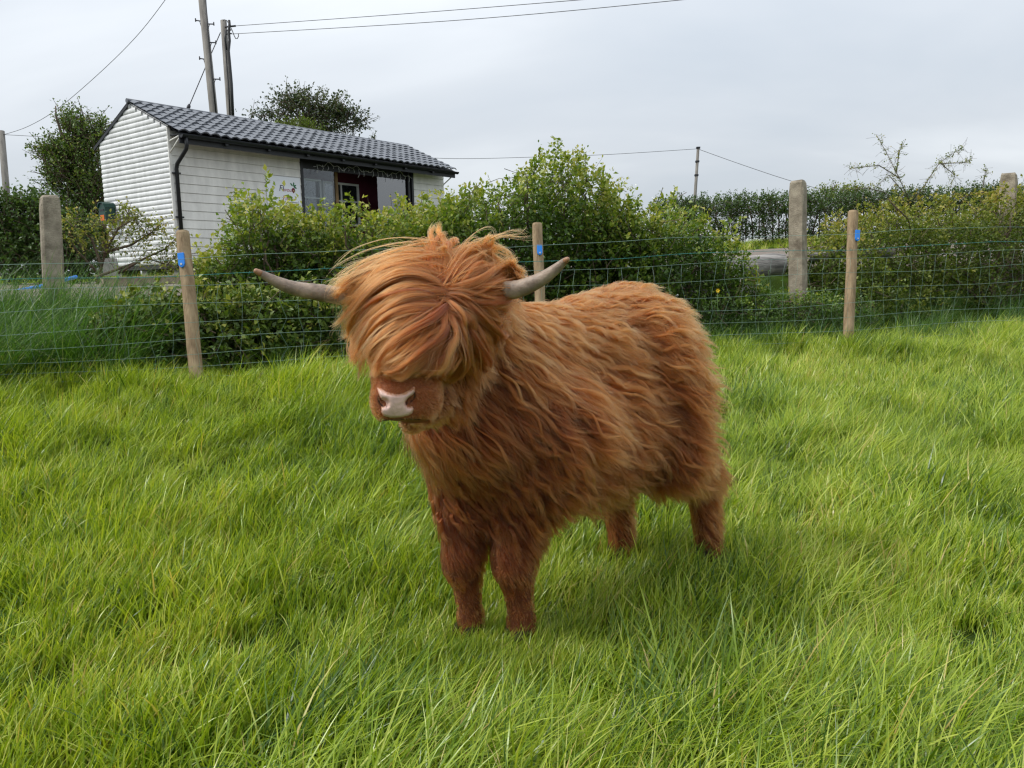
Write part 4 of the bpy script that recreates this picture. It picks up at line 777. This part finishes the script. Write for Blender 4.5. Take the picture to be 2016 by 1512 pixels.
for (pts, rad) in (([(700, 583), (665, 582), (635, 577), (600, 572), (570, 565), (545, 555), (522, 543), (503, 533)], [21, 20, 19, 17, 15, 12.5, 9, 5.5]),
                   ([(900, 552), (945, 560), (985, 571), (1015, 570), (1045, 560), (1070, 547), (1095, 529), (1110, 516), (1118, 510)], [20, 21, 21, 20, 17.5, 15, 11.5, 8, 5])):
    ds = np.linspace(2.10, 1.98, len(pts)); P = np.array([un(x, y, d) for (x, y), d in zip(pts, ds)]); rr = np.array(rad)*.9*ds/FPX
    t = np.linspace(0, len(P)-1, 36); i = np.minimum(t.astype(int), len(P)-2); f = (t-i)[:, None]
    g4 = [P[np.maximum(i-1, 0)], P[i], P[i+1], P[np.minimum(i+2, len(P)-1)]]
    Q = .5*((2*g4[1])+(-g4[0]+g4[2])*f+(2*g4[0]-5*g4[1]+4*g4[2]-g4[3])*f**2+(-g4[0]+3*g4[1]-3*g4[2]+g4[3])*f**3)
    r_ = np.interp(t, np.arange(len(P)), rr)*(1+.020*np.sin(t*13)*(t < 4.5)+R.normal(0, .006, len(t)))
    mb = MB(); mb.tube(Q[:33], r_[:33], 16, caps=False); h = mb.put('horn', 'horn', cow); h.data.name = 'horn'
    tip = Q[-1]+nrm(Q[-1]-Q[-3])*r_[-1]*.7
    mb = MB(); mb.tube(np.concatenate([Q[32:], [Q[-1]+nrm(Q[-1]-Q[-3])*r_[-1]*.45, tip]]), np.concatenate([r_[32:], [r_[-1]*.75, .0008]]), 16); mb.put('tip', 'horn_tip', h)
for i, h in enumerate(HF):                   # cloven hooves
    for s_ in (1, -1):
        c = h+CL*.023*s_; mb = MB(); v = []
        for z, gx_, gy_ in ((0, .052, .021), (.035, .046, .021), (.068, .034, .019)):
            for a in np.linspace(0, 2*math.pi, 12, endpoint=False): v.append(c+CH*(math.cos(a)*gx_+.012*(1-z/.068)*(math.cos(a) > .3)+.012)+CL*math.sin(a)*gy_*(1-.35*max(0, math.cos(a)))+A(0, 0, z+.004))
        mb.add(v, [(k*12+j, k*12+(j+1) % 12, k*12+12+(j+1) % 12, k*12+12+j) for k in range(2) for j in range(12)]+[tuple(range(12))[::-1], tuple(range(24, 36))], True); mb.put('hoof', 'hoof', cow)
def trace(px, py, lift=0.0, f=None):         # pixel ray -> point on the body
    px = np.asarray(px, float); py = np.asarray(py, float); rd = FW+((px-1008)/FPX)[:, None]*RT-((py-756)/FPX)[:, None]*UP; rn = np.linalg.norm(rd, axis=1); t = np.full(len(px), 1.70); best = np.full(len(px), 9.); bt = t.copy()
    for _ in range(60):
        d = sdf(CAM+rd*t[:, None])-lift; k = d < best; best = np.where(k, d, best); bt = np.where(k, t, bt); t = t+np.clip(d*.8, -.02, .1)/rn; t = np.minimum(t, 2.6)
    return CAM+rd*bt[:, None]
# pink nose pad between the nostrils
NP = np.array([(744, 764), (747, 775), (752, 785), (758, 794), (759, 800), (752, 802), (752, 812), (757, 818), (770, 821), (790, 820), (803, 817), (810, 813), (813, 806), (811, 801), (802, 801), (798, 797), (797, 791), (803, 783), (812, 775), (816, 770), (815, 762), (806, 770), (793, 776), (782, 778), (770, 776), (760, 773), (750, 766)], float)
gxn, gyn = np.meshgrid(np.arange(742, 819, 1.5), np.arange(761, 824, 1.5)); pp = np.stack([gxn.ravel(), gyn.ravel()], 1)
def inside(p, poly):
    c = np.zeros(len(p), bool)
    for i in range(len(poly)):
        a, b = poly[i], poly[i-1]; k = ((a[1] > p[:, 1]) != (b[1] > p[:, 1])) & (p[:, 0] < (b[0]-a[0])*(p[:, 1]-a[1])/(b[1]-a[1]+1e-9)+a[0]); c ^= k
    return c
def edged(p, poly):
    d = np.full(len(p), 99.)
    for i in range(len(poly)):
        a, b = poly[i], poly[i-1]; t = np.clip(((p-a)@(b-a))/((b-a)@(b-a)), 0, 1); d = np.minimum(d, np.linalg.norm(p-a-t[:, None]*(b-a), axis=1))
    return d
ins = inside(pp, NP); ed = edged(pp, NP); sgn = np.where(ins, ed, -ed); P0 = trace(pp[:, 0], pp[:, 1]); n0 = grid_n(P0); P0 = P0+n0*(np.clip(sgn/4, -1, 1)*.004+.0015)[:, None]
w_ = gxn.shape[1]; hgt = gxn.shape[0]; i, j = np.meshgrid(np.arange(hgt-1), np.arange(w_-1), indexing='ij'); k = (i*w_+j).ravel(); F = np.stack([k, k+1, k+w_+1, k+w_], 1); F = F[(sgn[F] > -2.5).all(1)]
use = np.unique(F); mp_ = np.zeros(len(P0), int); mp_[use] = np.arange(len(use)); put('nose_pad', npmesh('nose_pad', P0[use], mp_[F][:, ::-1], 'nose', True), cow)
for poly in ([(745, 778), (749, 786), (755, 795), (758, 800), (752, 800), (746, 793), (743, 785)], [(817, 771), (818, 780), (812, 788), (803, 795), (797, 797), (799, 790), (806, 781), (813, 775)]):
    q = trace([a for a, b in poly], [b for a, b in poly]); c = q.mean(0); n_ = grid_n(c[None])[0]; mb = MB(); v = list(q+n_*.002)+[c-n_*.006]; mb.add(v, [(a, (a+1) % len(q), len(q)) for a in range(len(q))], True); mb.put('nostril', 'nostril', cow)
ml = trace([752, 765, 782, 805, 826, 842], [829, 827, 825, 825, 826, 828]); mb = MB(); mb.tube(ml-grid_n(ml)*.0006, [.0008, .0018, .0022, .0022, .0018, .0008], 6); mb.put('mouth_line', 'nostril', cow)

# hair -------------------------------------------------------------
def hair_object(name, pts, rad, tint, mat):
    n, k, _ = pts.shape; cu = bpy.data.hair_curves.new(name); cu.add_curves([k]*n)
    cu.attributes['position'].data.foreach_set('vector', np.ascontiguousarray(pts, np.float32).ravel())
    a = cu.attributes.new('radius', 'FLOAT', 'POINT'); a.data.foreach_set('value', np.ascontiguousarray(np.broadcast_to(rad, (n, k)), np.float32).ravel())
    a = cu.attributes.new('tint', 'FLOAT', 'CURVE'); a.data.foreach_set('value', np.ascontiguousarray(tint, np.float32))
    cu.materials.append(MAT[mat]); return put(name, cu, cow)
tri = np.concatenate([pf[:, [0, 1, 2]], pf[:, [0, 2, 3]]]); ta = np.linalg.norm(np.cross(pv[tri[:, 1]]-pv[tri[:, 0]], pv[tri[:, 2]]-pv[tri[:, 0]]), axis=1)
def sample(n, wt=None):
    p = ta*(wt if wt is not None else 1); i = R.choice(len(tri), n, p=p/p.sum()); u, v = R.random(n), R.random(n); k = u+v > 1; u[k], v[k] = 1-u[k], 1-v[k]; t = tri[i]
    return pv[t[:, 0]]+(pv[t[:, 1]]-pv[t[:, 0]])*u[:, None]+(pv[t[:, 2]]-pv[t[:, 0]])*v[:, None]
MZ = (un(778, 795, 1.87), un(832, 795, 1.91))
HC = un(830, 660, 2.03)
def region(P):
    rel = P-CO; s = rel@CH; l = rel@CL; z = P[:, 2]
    dm = cap(P, MZ[0], MZ[1], 0, 0); head = 1-smooth(.20, .30, np.minimum(np.linalg.norm(P-HC, axis=1), cap(P, un(820, 600, 2.1), un(800, 800, 1.92), 0, 0)*1.6))
    return s, l, z, dm, head
def params(P):
    s, l, z, dm, head = region(P); n = grid_n(P)
    back = smooth(.82, .98, z)*(1-head); low = 1-smooth(.50, .66, z); legz = 1-smooth(.40, .50, z); rear = smooth(.1, -.3, s)
    ln = .145-.045*back-.03*low*(1-legz); ln = ln*(1-.45*smooth(-.12, -.32, s))*(1-.55*smooth(.34, .48, s)*(1-smooth(.5, .8, z))); ln = np.where(legz > .5, .020+.055*smooth(.26, .46, z)+.035*rear, ln); ln = np.where((z < .2), .011+.036*rear, ln)
    ln = ln*(1-head)+.070*head; muz = 1-smooth(.065, .19, dm); ln = ln*(1-muz)**1.4+.005*muz
    W = A(1, .12, 0); fr = smooth(.35, .6, s)*(1-head)
    D = (-CH)[None]*(.60*(1-.9*fr)*(1-.75*legz*(1-rear)))[:, None]+A(0, 0, -1)*(.20+.42*(1-smooth(.5, .9, z))+.35*fr+.3*legz*(1-.5*rear))[:, None]+W*(.34+.15*fr)[:, None]
    D = D*(1-head)[:, None]+head[:, None]*(A(.25, .25, -.8)+0*D)
    nz = 1.5*np.stack([wob(P, 5.5, 1), wob(P, 5.5, 4), wob(P, 5.5, 8)], 1)+.5*np.stack([wob(P, 17, 2), wob(P, 17, 5), wob(P, 17, 9)], 1)
    D = D+nz*(.36*(1-head)*(1-.75*legz))[:, None]; D = D-n*(D*n).sum(1)[:, None]; D = nrm(D)
    D = nrm(D*(1-muz[:, None])+muz[:, None]*(D*.4+n*.1+A(.15, .45, .1)))
    lift = .32+.25*back; lift = np.where(legz > .5, .22, lift); lift = lift*(1-muz)+.12*muz
    return ln, D, n, lift, muz, head, back, legz
def sim(P, ln, D, n, lift, K, grav=.16, windk=.10, off=.008):
    v = nrm(D+n*lift[:, None]); p = P.copy(); out = [p.copy()]; ds = ln/(K-1)
    for k in range(1, K):
        v = nrm(v+A(0, 0, -1)*grav+A(1, .1, 0)*windk+R.normal(0, .05, v.shape)); p = p+v*ds[:, None]
        d = grid_s(p); m = d < off; 
        if m.any(): g_ = grid_n(p[m]); p[m] += g_*(off-d[m])[:, None]
        out.append(p.copy())
    return np.stack(out, 1)
K = 9
def coat(name, nguide, nhair, mat, wt=None, r0=.00065, lmul=1.0):
    Gp = sample(nguide, wt); ln, D, n, lift, muz, head, back, legz = params(Gp); ln = ln*R.uniform(.65, 1.3, len(ln))*lmul; Gc = sim(Gp, ln, D, n, lift, K)
    T = np.gradient(Gc, axis=1); Sd = nrm(np.cross(nrm(T), n[:, None])); tt = np.linspace(0, 1, K)
    fq_ = R.uniform(.5, 1.5, nguide); phs = R.uniform(0, 6.28, nguide); amp = R.uniform(.03, .12, nguide)*ln*(1-muz)*(1-.85*legz)
    wv = np.sin(phs[:, None]+fq_[:, None]*6.28*tt[None])*(tt[None]**.8)*amp[:, None]; wv2 = np.cos(phs[:, None]*1.7+fq_[:, None]*6.28*tt[None])*(tt[None]**.8)*amp[:, None]*.6
    Gc = Gc+Sd*wv[..., None]+n[:, None]*np.abs(wv2)[..., None]
    Hp = sample(nhair, wt); near = np.zeros(nhair, int)
    for c0 in range(0, nhair, 4000):
        q = Hp[c0:c0+4000]; d2 = (q**2).sum(1)[:, None]+(Gp**2).sum(1)[None]-2*q@Gp.T; near[c0:c0+4000] = d2.argmin(1)
    s_, l_, z_, dm_, hd_ = region(Hp); hn = grid_n(Hp)
    lf = R.uniform(.6, 1.1, nhair)*np.where(muz[near] > .5, 1, 1); g = Gc[near]-Gp[near][:, None]; off = Gp[near]-Hp
    rr = np.linalg.norm(off, axis=1); off = off*np.minimum(1, .06/np.maximum(rr, 1e-4))[:, None]
    cl = R.uniform(.4, .95, nhair)*(1-.9*muz[near])*(1-.6*legz[near]); own = R.normal(0, 1, (nhair, 3))*(.075*ln[near]*(1-.6*muz[near]))[:, None]
    pts = Hp[:, None]+g*lf[:, None, None]+off[:, None]*(cl[:, None]*tt[None]**.8)[..., None]+own[:, None]*(tt**1.5)[None, :, None]
    flat = pts.reshape(-1, 3); d = grid_s(flat); m = d < .002; flat[m] += grid_n(flat[m])*(.002-d[m])[:, None]; pts = flat.reshape(pts.shape)
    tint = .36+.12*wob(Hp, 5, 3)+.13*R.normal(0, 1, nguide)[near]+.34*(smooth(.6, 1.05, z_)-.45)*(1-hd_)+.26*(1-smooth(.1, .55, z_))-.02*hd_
    tint = np.clip(tint, .05, .95); rad = r0*(1-.75*tt[None]**1.5)*R.uniform(.7, 1.3, (nhair, 1)); rad = np.where(dm_[:, None] < .10, rad*.7, rad)
    keep = ~((edge_pad(Hp)))
    return hair_object(name, pts[keep], rad[keep], tint[keep], mat)
def to_px(P): q = P-CAM; d = q@FW; return np.stack([1008+FPX*(q@RT)/d, 756-FPX*(q@UP)/d], 1), d
def edge_pad(P):                         # roots under the nose pad, nostrils, horn bases: none
    x, d = to_px(P); return (inside(x, NP) & (d < 1.95)) | (inside(x, np.array([(743, 776), (759, 800), (750, 801), (742, 788)], float)) & (d < 1.95)) | (inside(x, np.array([(816, 769), (819, 781), (804, 797), (796, 797), (804, 780)], float)) & (d < 1.95)) | (inside(x, np.array([(751, 822), (800, 821), (846, 821), (849, 830), (800, 831), (751, 833)], float)) & (d < 1.97)) | (P[:, 2] < .045)
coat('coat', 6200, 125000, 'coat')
cen = pv[tri].mean(1); lw = (region(cen)[3] > .15)*(region(cen)[4] < .5)*(cen[:, 2] > .42)*1.0
def locks(nlock, per):                    # long wavy top locks lying over the coat
    Gp = sample(nlock, lw); ln, D, n, lift, muz, head, back, legz = params(Gp); ln = ln*R.uniform(1.0, 1.5, nlock); Gc = sim(Gp, ln, D, n, lift*1.0, 12, .13, .13, .014)
    T = nrm(np.gradient(Gc, axis=1)); Sd = nrm(np.cross(T, n[:, None])); t = np.linspace(0, 1, 12); am = R.uniform(.04, .15, nlock)*ln; ph_ = R.uniform(0, 6.28, nlock); fr = R.uniform(.6, 1.5, nlock)
    Gc = Gc+Sd*(np.sin(ph_[:, None]+6.28*fr[:, None]*t)*t**.7*am[:, None])[..., None]+n[:, None]*(np.abs(np.cos(ph_[:, None]+6.28*fr[:, None]*t))*t*am[:, None]*.7)[..., None]
    i = np.repeat(np.arange(nlock), per); m = len(i); r = np.sqrt(R.random(m))*R.uniform(.002, .0065, nlock)[i]; th = R.uniform(0, 6.28, m); lf = R.uniform(.7, 1, m)
    tq = t[None]*lf[:, None]*11; i0 = np.minimum(tq.astype(int), 10); f = (tq-i0)[..., None]; g = Gc[i[:, None], i0]*(1-f)+Gc[i[:, None], i0+1]*f
    prof_ = (1-.6*t)[None]; S2 = Sd[i]; pts = g+S2*((r*np.cos(th))[:, None]*prof_)[..., None]+n[i][:, None]*((r*np.sin(th))[:, None]*prof_)[..., None]+R.normal(0, .004, (m, 1, 3))*(t**1.5)[None, :, None]
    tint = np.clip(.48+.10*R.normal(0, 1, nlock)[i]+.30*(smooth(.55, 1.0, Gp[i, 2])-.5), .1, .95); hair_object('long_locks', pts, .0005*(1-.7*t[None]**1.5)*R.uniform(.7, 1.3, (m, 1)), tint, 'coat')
locks(1300, 26)
wm = (cap(cen, MZ[0], MZ[1], 0, 0) < .125).astype(float)
coat('muzzle_hair', 900, 16000, 'short', wm, r0=.0004)
# forelock: locks drawn out from the whorl over the face
LK = [  # sideways to image left, from high to low
 [(880, 505), (840, 497), (790, 505), (735, 525), (690, 548), (665, 560)], [(878, 520), (840, 515), (785, 525), (730, 545), (690, 565), (672, 580)],
 [(870, 545), (830, 535), (780, 545), (735, 565), (700, 595), (682, 610)], [(866, 565), (830, 552), (785, 560), (740, 585), (705, 620), (684, 640)],
 [(864, 580), (825, 570), (780, 582), (735, 610), (705, 648), (685, 668)], [(862, 590), (822, 588), (775, 605), (735, 640), (708, 680), (694, 700)],
 [(860, 598), (820, 605), (775, 632), (738, 670), (715, 705), (700, 715)], [(860, 604), (825, 620), (785, 655), (748, 695), (722, 725), (716, 745)],
 [(860, 608), (832, 640), (795, 680), (760, 715), (735, 738), (722, 765)], [(860, 612), (842, 650), (812, 690), (780, 722), (752, 742), (738, 758)],
 [(861, 614), (850, 655), (828, 700), (798, 730), (775, 745), (760, 752)], [(862, 615), (858, 655), (845, 700), (820, 730), (800, 745), (785, 750)],
 [(864, 615), (866, 655), (858, 700), (848, 730), (838, 748), (835, 755)], [(866, 614), (875, 650), (877, 695), (870, 730), (868, 748), (872, 756)],
 [(868, 612), (884, 645), (892, 690), (898, 725), (905, 745), (912, 755)], [(870, 609), (892, 640), (910, 680), (922, 715), (932, 738), (940, 752)],
 [(871, 606), (898, 632), (925, 662), (948, 685), (955, 702), (960, 716)], [(872, 602), (902, 622), (935, 645), (962, 660), (958, 668), (964, 682)],
 [(873, 598), (905, 610), (940, 622), (965, 630), (974, 644), (978, 660)], [(873, 594), (908, 598), (945, 605), (974, 606), (986, 610), (990, 622)],
 [(873, 590), (908, 590), (945, 588), (978, 580), (997, 572), (1006, 560)], [(872, 584), (905, 578), (940, 568), (968, 556), (988, 548), (1000, 545)],
 [(870, 578), (895, 560), (925, 545), (955, 535), (980, 535), (995, 540)], [(868, 572), (882, 545), (905, 520), (930, 508), (955, 505), (975, 515)],
 [(875, 520), (905, 505), (935, 508), (965, 520), (985, 535), (1000, 550)]]
UPK = [[(864, 588), (858, 560), (852, 530), (848, 505), (850, 488), (858, 481)], [(867, 588), (872, 560), (874, 530), (868, 505), (860, 490), (853, 482)], [(869, 586), (878, 560), (880, 532), (874, 512), (868, 505), (866, 515)],
       [(871, 584), (890, 562), (915, 540), (935, 522), (948, 508), (955, 498)], [(866, 586), (862, 555), (866, 525), (878, 505), (886, 500), (890, 508)]]
WSP = [[(880, 540), (905, 512), (930, 500), (955, 503), (968, 520), (962, 530)], [(885, 530), (915, 505), (945, 495), (975, 488), (1000, 490), (1012, 492)], [(890, 520), (925, 498), (960, 492), (985, 503), (978, 520), (965, 528)], [(895, 515), (930, 505), (955, 515), (960, 540), (950, 550), (940, 548)], [(870, 520), (850, 500), (835, 492), (820, 495), (805, 505), (790, 520)]]
EAR = [[(975, 560), (990, 545), (1005, 536), (1018, 535), (1028, 540), (1036, 548)], [(970, 558), (985, 538), (1000, 528), (1015, 525), (1024, 528), (1030, 532)], [(972, 562), (995, 552), (1012, 546), (1024, 546), (1034, 550), (1040, 553)], [(965, 552), (978, 532), (990, 522), (1000, 518), (1008, 520), (1012, 522)]]
KF = 12
def lockcurves(pl, lift0, lift1, jit, dshift=0.0):
    pl = np.array(pl, float); t = np.linspace(0, len(pl)-1, KF); i = np.minimum(t.astype(int), len(pl)-2); f = (t-i)[:, None]
    p0, p1, p2, p3 = pl[np.maximum(i-1, 0)], pl[i], pl[i+1], pl[np.minimum(i+2, len(pl)-1)]
    q = .5*((2*p1)+(-p0+p2)*f+(2*p0-5*p1+4*p2-p3)*f**2+(-p0+3*p1-3*p2+p3)*f**3); return q
PX = []; LF = []; CNT = []; WD = []; TN = []
def addlock(pl, lift, cnt, wd, tn):
    q = lockcurves(pl, 0, 0, 0); m = (q[:, 1] > 620) & (q[:, 0] < 780); q[:, 0] += np.where(m, (q[:, 1]-620)*.0022*(780-q[:, 0]), 0)
    if q[:, 1].mean() < 548 and q[-1, 1] > 510 and abs(q[0, 0]-q[-1, 0]) > 60: q[:, 1] += 10
    T = np.gradient(q, axis=0); nn_ = np.stack([-T[:, 1], T[:, 0]], 1)/(np.linalg.norm(T, axis=1)[:, None]+1e-6)
    q = q+nn_*(np.sin(R.uniform(0, 6.28)+np.linspace(0, 1, KF)*R.uniform(4, 11))*np.linspace(0, 1, KF)**1.2*R.uniform(2, 12))[:, None]; ym = q[:, 1].max()
    if 725 < q[-1, 0] < 885 and ym > 749: q[:, 1] = q[0, 1]+(q[:, 1]-q[0, 1])*(R.uniform(738, 751)-q[0, 1])/(ym-q[0, 1])
    PX.append(q); LF.append(lift); CNT.append(cnt); WD.append(wd); TN.append(tn)
tl = np.linspace(0, 1, KF)
for i in range(len(LK)-1):
    for _ in range(17):
        f = R.random(); a = np.array(LK[i], float)*(1-f)+np.array(LK[i+1], float)*f; sh = R.normal(0, 7, 2); a = a+sh[None]*np.linspace(1.0, 1, 6)[:, None]+R.normal(0, 4.5, a.shape)*np.linspace(.6, 1.2, 6)[:, None]
        e = R.uniform(.66, 1.05) if i < 6 or i > 18 else (R.uniform(.45, .82) if R.random() < .62 else R.uniform(.85, 1.06)); big = R.random() < .3; hi_ = .45 if i < 3 or i > 21 else 1.0; 
        if e < 1: a = np.stack([np.interp(np.linspace(0, e*5, 6), np.arange(6), a[:, c]) for c in (0, 1)], 1)
        addlock(a, hi_*R.uniform(.002, .036)+hi_*R.uniform(.006, .040)*np.sin(np.pi*np.minimum(tl*1.15, 1)), 150 if big else 58, R.uniform(.004, .0075) if big else R.uniform(.0013, .0045), R.normal(.54, .10)-(.07 if e > .84 and 5 < i < 19 else 0))
for u_ in UPK:
    for _ in range(2): addlock(np.array(u_, float)+R.normal(0, 2.5, (6, 2)), .02+.03*tl, 150, .006, R.normal(.58, .06))
for u_ in WSP:
    for _ in range(3): addlock(np.array(u_, float)+R.normal(0, 7, (6, 2)), .02+.04*tl, 7, .004, .62)
for _ in range(230):                          # single flyaway strands over the locks
    i_ = R.integers(0, len(LK)); addlock(np.array(LK[i_], float)+R.normal(0, 9, (1, 2))+R.normal(0, 8, (6, 2))*np.linspace(.4, 1.2, 6)[:, None], R.uniform(.012, .035)+R.uniform(.01, .04)*np.sin(np.pi*tl), 5, .002, R.normal(.62, .08))
for u_ in EAR:
    for _ in range(6): addlock(np.array(u_, float)+R.normal(0, 4, (6, 2))*np.linspace(.4, 1, 6)[:, None], .01+.02*tl-.03, 110, .012, R.normal(.58, .06))
PXa = np.concatenate(PX); P3 = trace(PXa[:, 0], PXa[:, 1]); GN = nrm(np.stack([sdf(P3+A(*(.02*np.eye(3)[i])))-sdf(P3-A(*(.02*np.eye(3)[i]))) for i in range(3)], 1))
GN = nrm(GN-FW*.25); P3 = P3.reshape(-1, KF, 3); GN = GN.reshape(-1, KF, 3)
for _ in range(2): P3[:, 1:-1] = (P3[:, :-2]+2*P3[:, 1:-1]+P3[:, 2:])/4; GN[:, 1:-1] = nrm(GN[:, :-2]+2*GN[:, 1:-1]+GN[:, 2:])
P3 = P3+GN*np.array(LF)[..., None]
HP = []; TT = []
for g, nn_, cnt, wd, tn in zip(P3, GN, CNT, WD, TN):
    T = nrm(np.gradient(g, axis=0)); sd = nrm(np.cross(T, nn_)); r = np.sqrt(R.random(cnt))*wd*np.where(R.random(cnt) < .12, 2.6, 1); th = R.uniform(0, 6.28, cnt); prof_ = (.45+.85*np.sin(np.pi*np.minimum(tl*1.1, 1))**.8)
    prof_ = prof_*(1-.62*tl); lf = R.uniform(.75, 1.04, cnt); ph_ = R.uniform(0, 6.28)
    gs = np.stack([np.stack([np.interp(tl*e, tl, g[:, c]) for c in range(3)], 1) for e in np.minimum(lf, 1)])
    wavy = np.sin(ph_+tl*R.uniform(5, 11)+th[:, None]*.15)*(tl*.004)[None]
    HP.append(gs+sd[None]*((r*np.cos(th)*1.5)[:, None]*prof_[None]+wavy)[..., None]+nn_[None]*((r*np.sin(th)*.7)[:, None]*prof_[None])[..., None]+R.normal(0, 1, (cnt, 1, 3))*(.004*tl**2)[None, :, None]); TT.append(np.full(cnt, tn)+R.normal(0, .04, cnt))
HP = np.concatenate(HP); TT = np.clip(np.concatenate(TT), .05, .98)
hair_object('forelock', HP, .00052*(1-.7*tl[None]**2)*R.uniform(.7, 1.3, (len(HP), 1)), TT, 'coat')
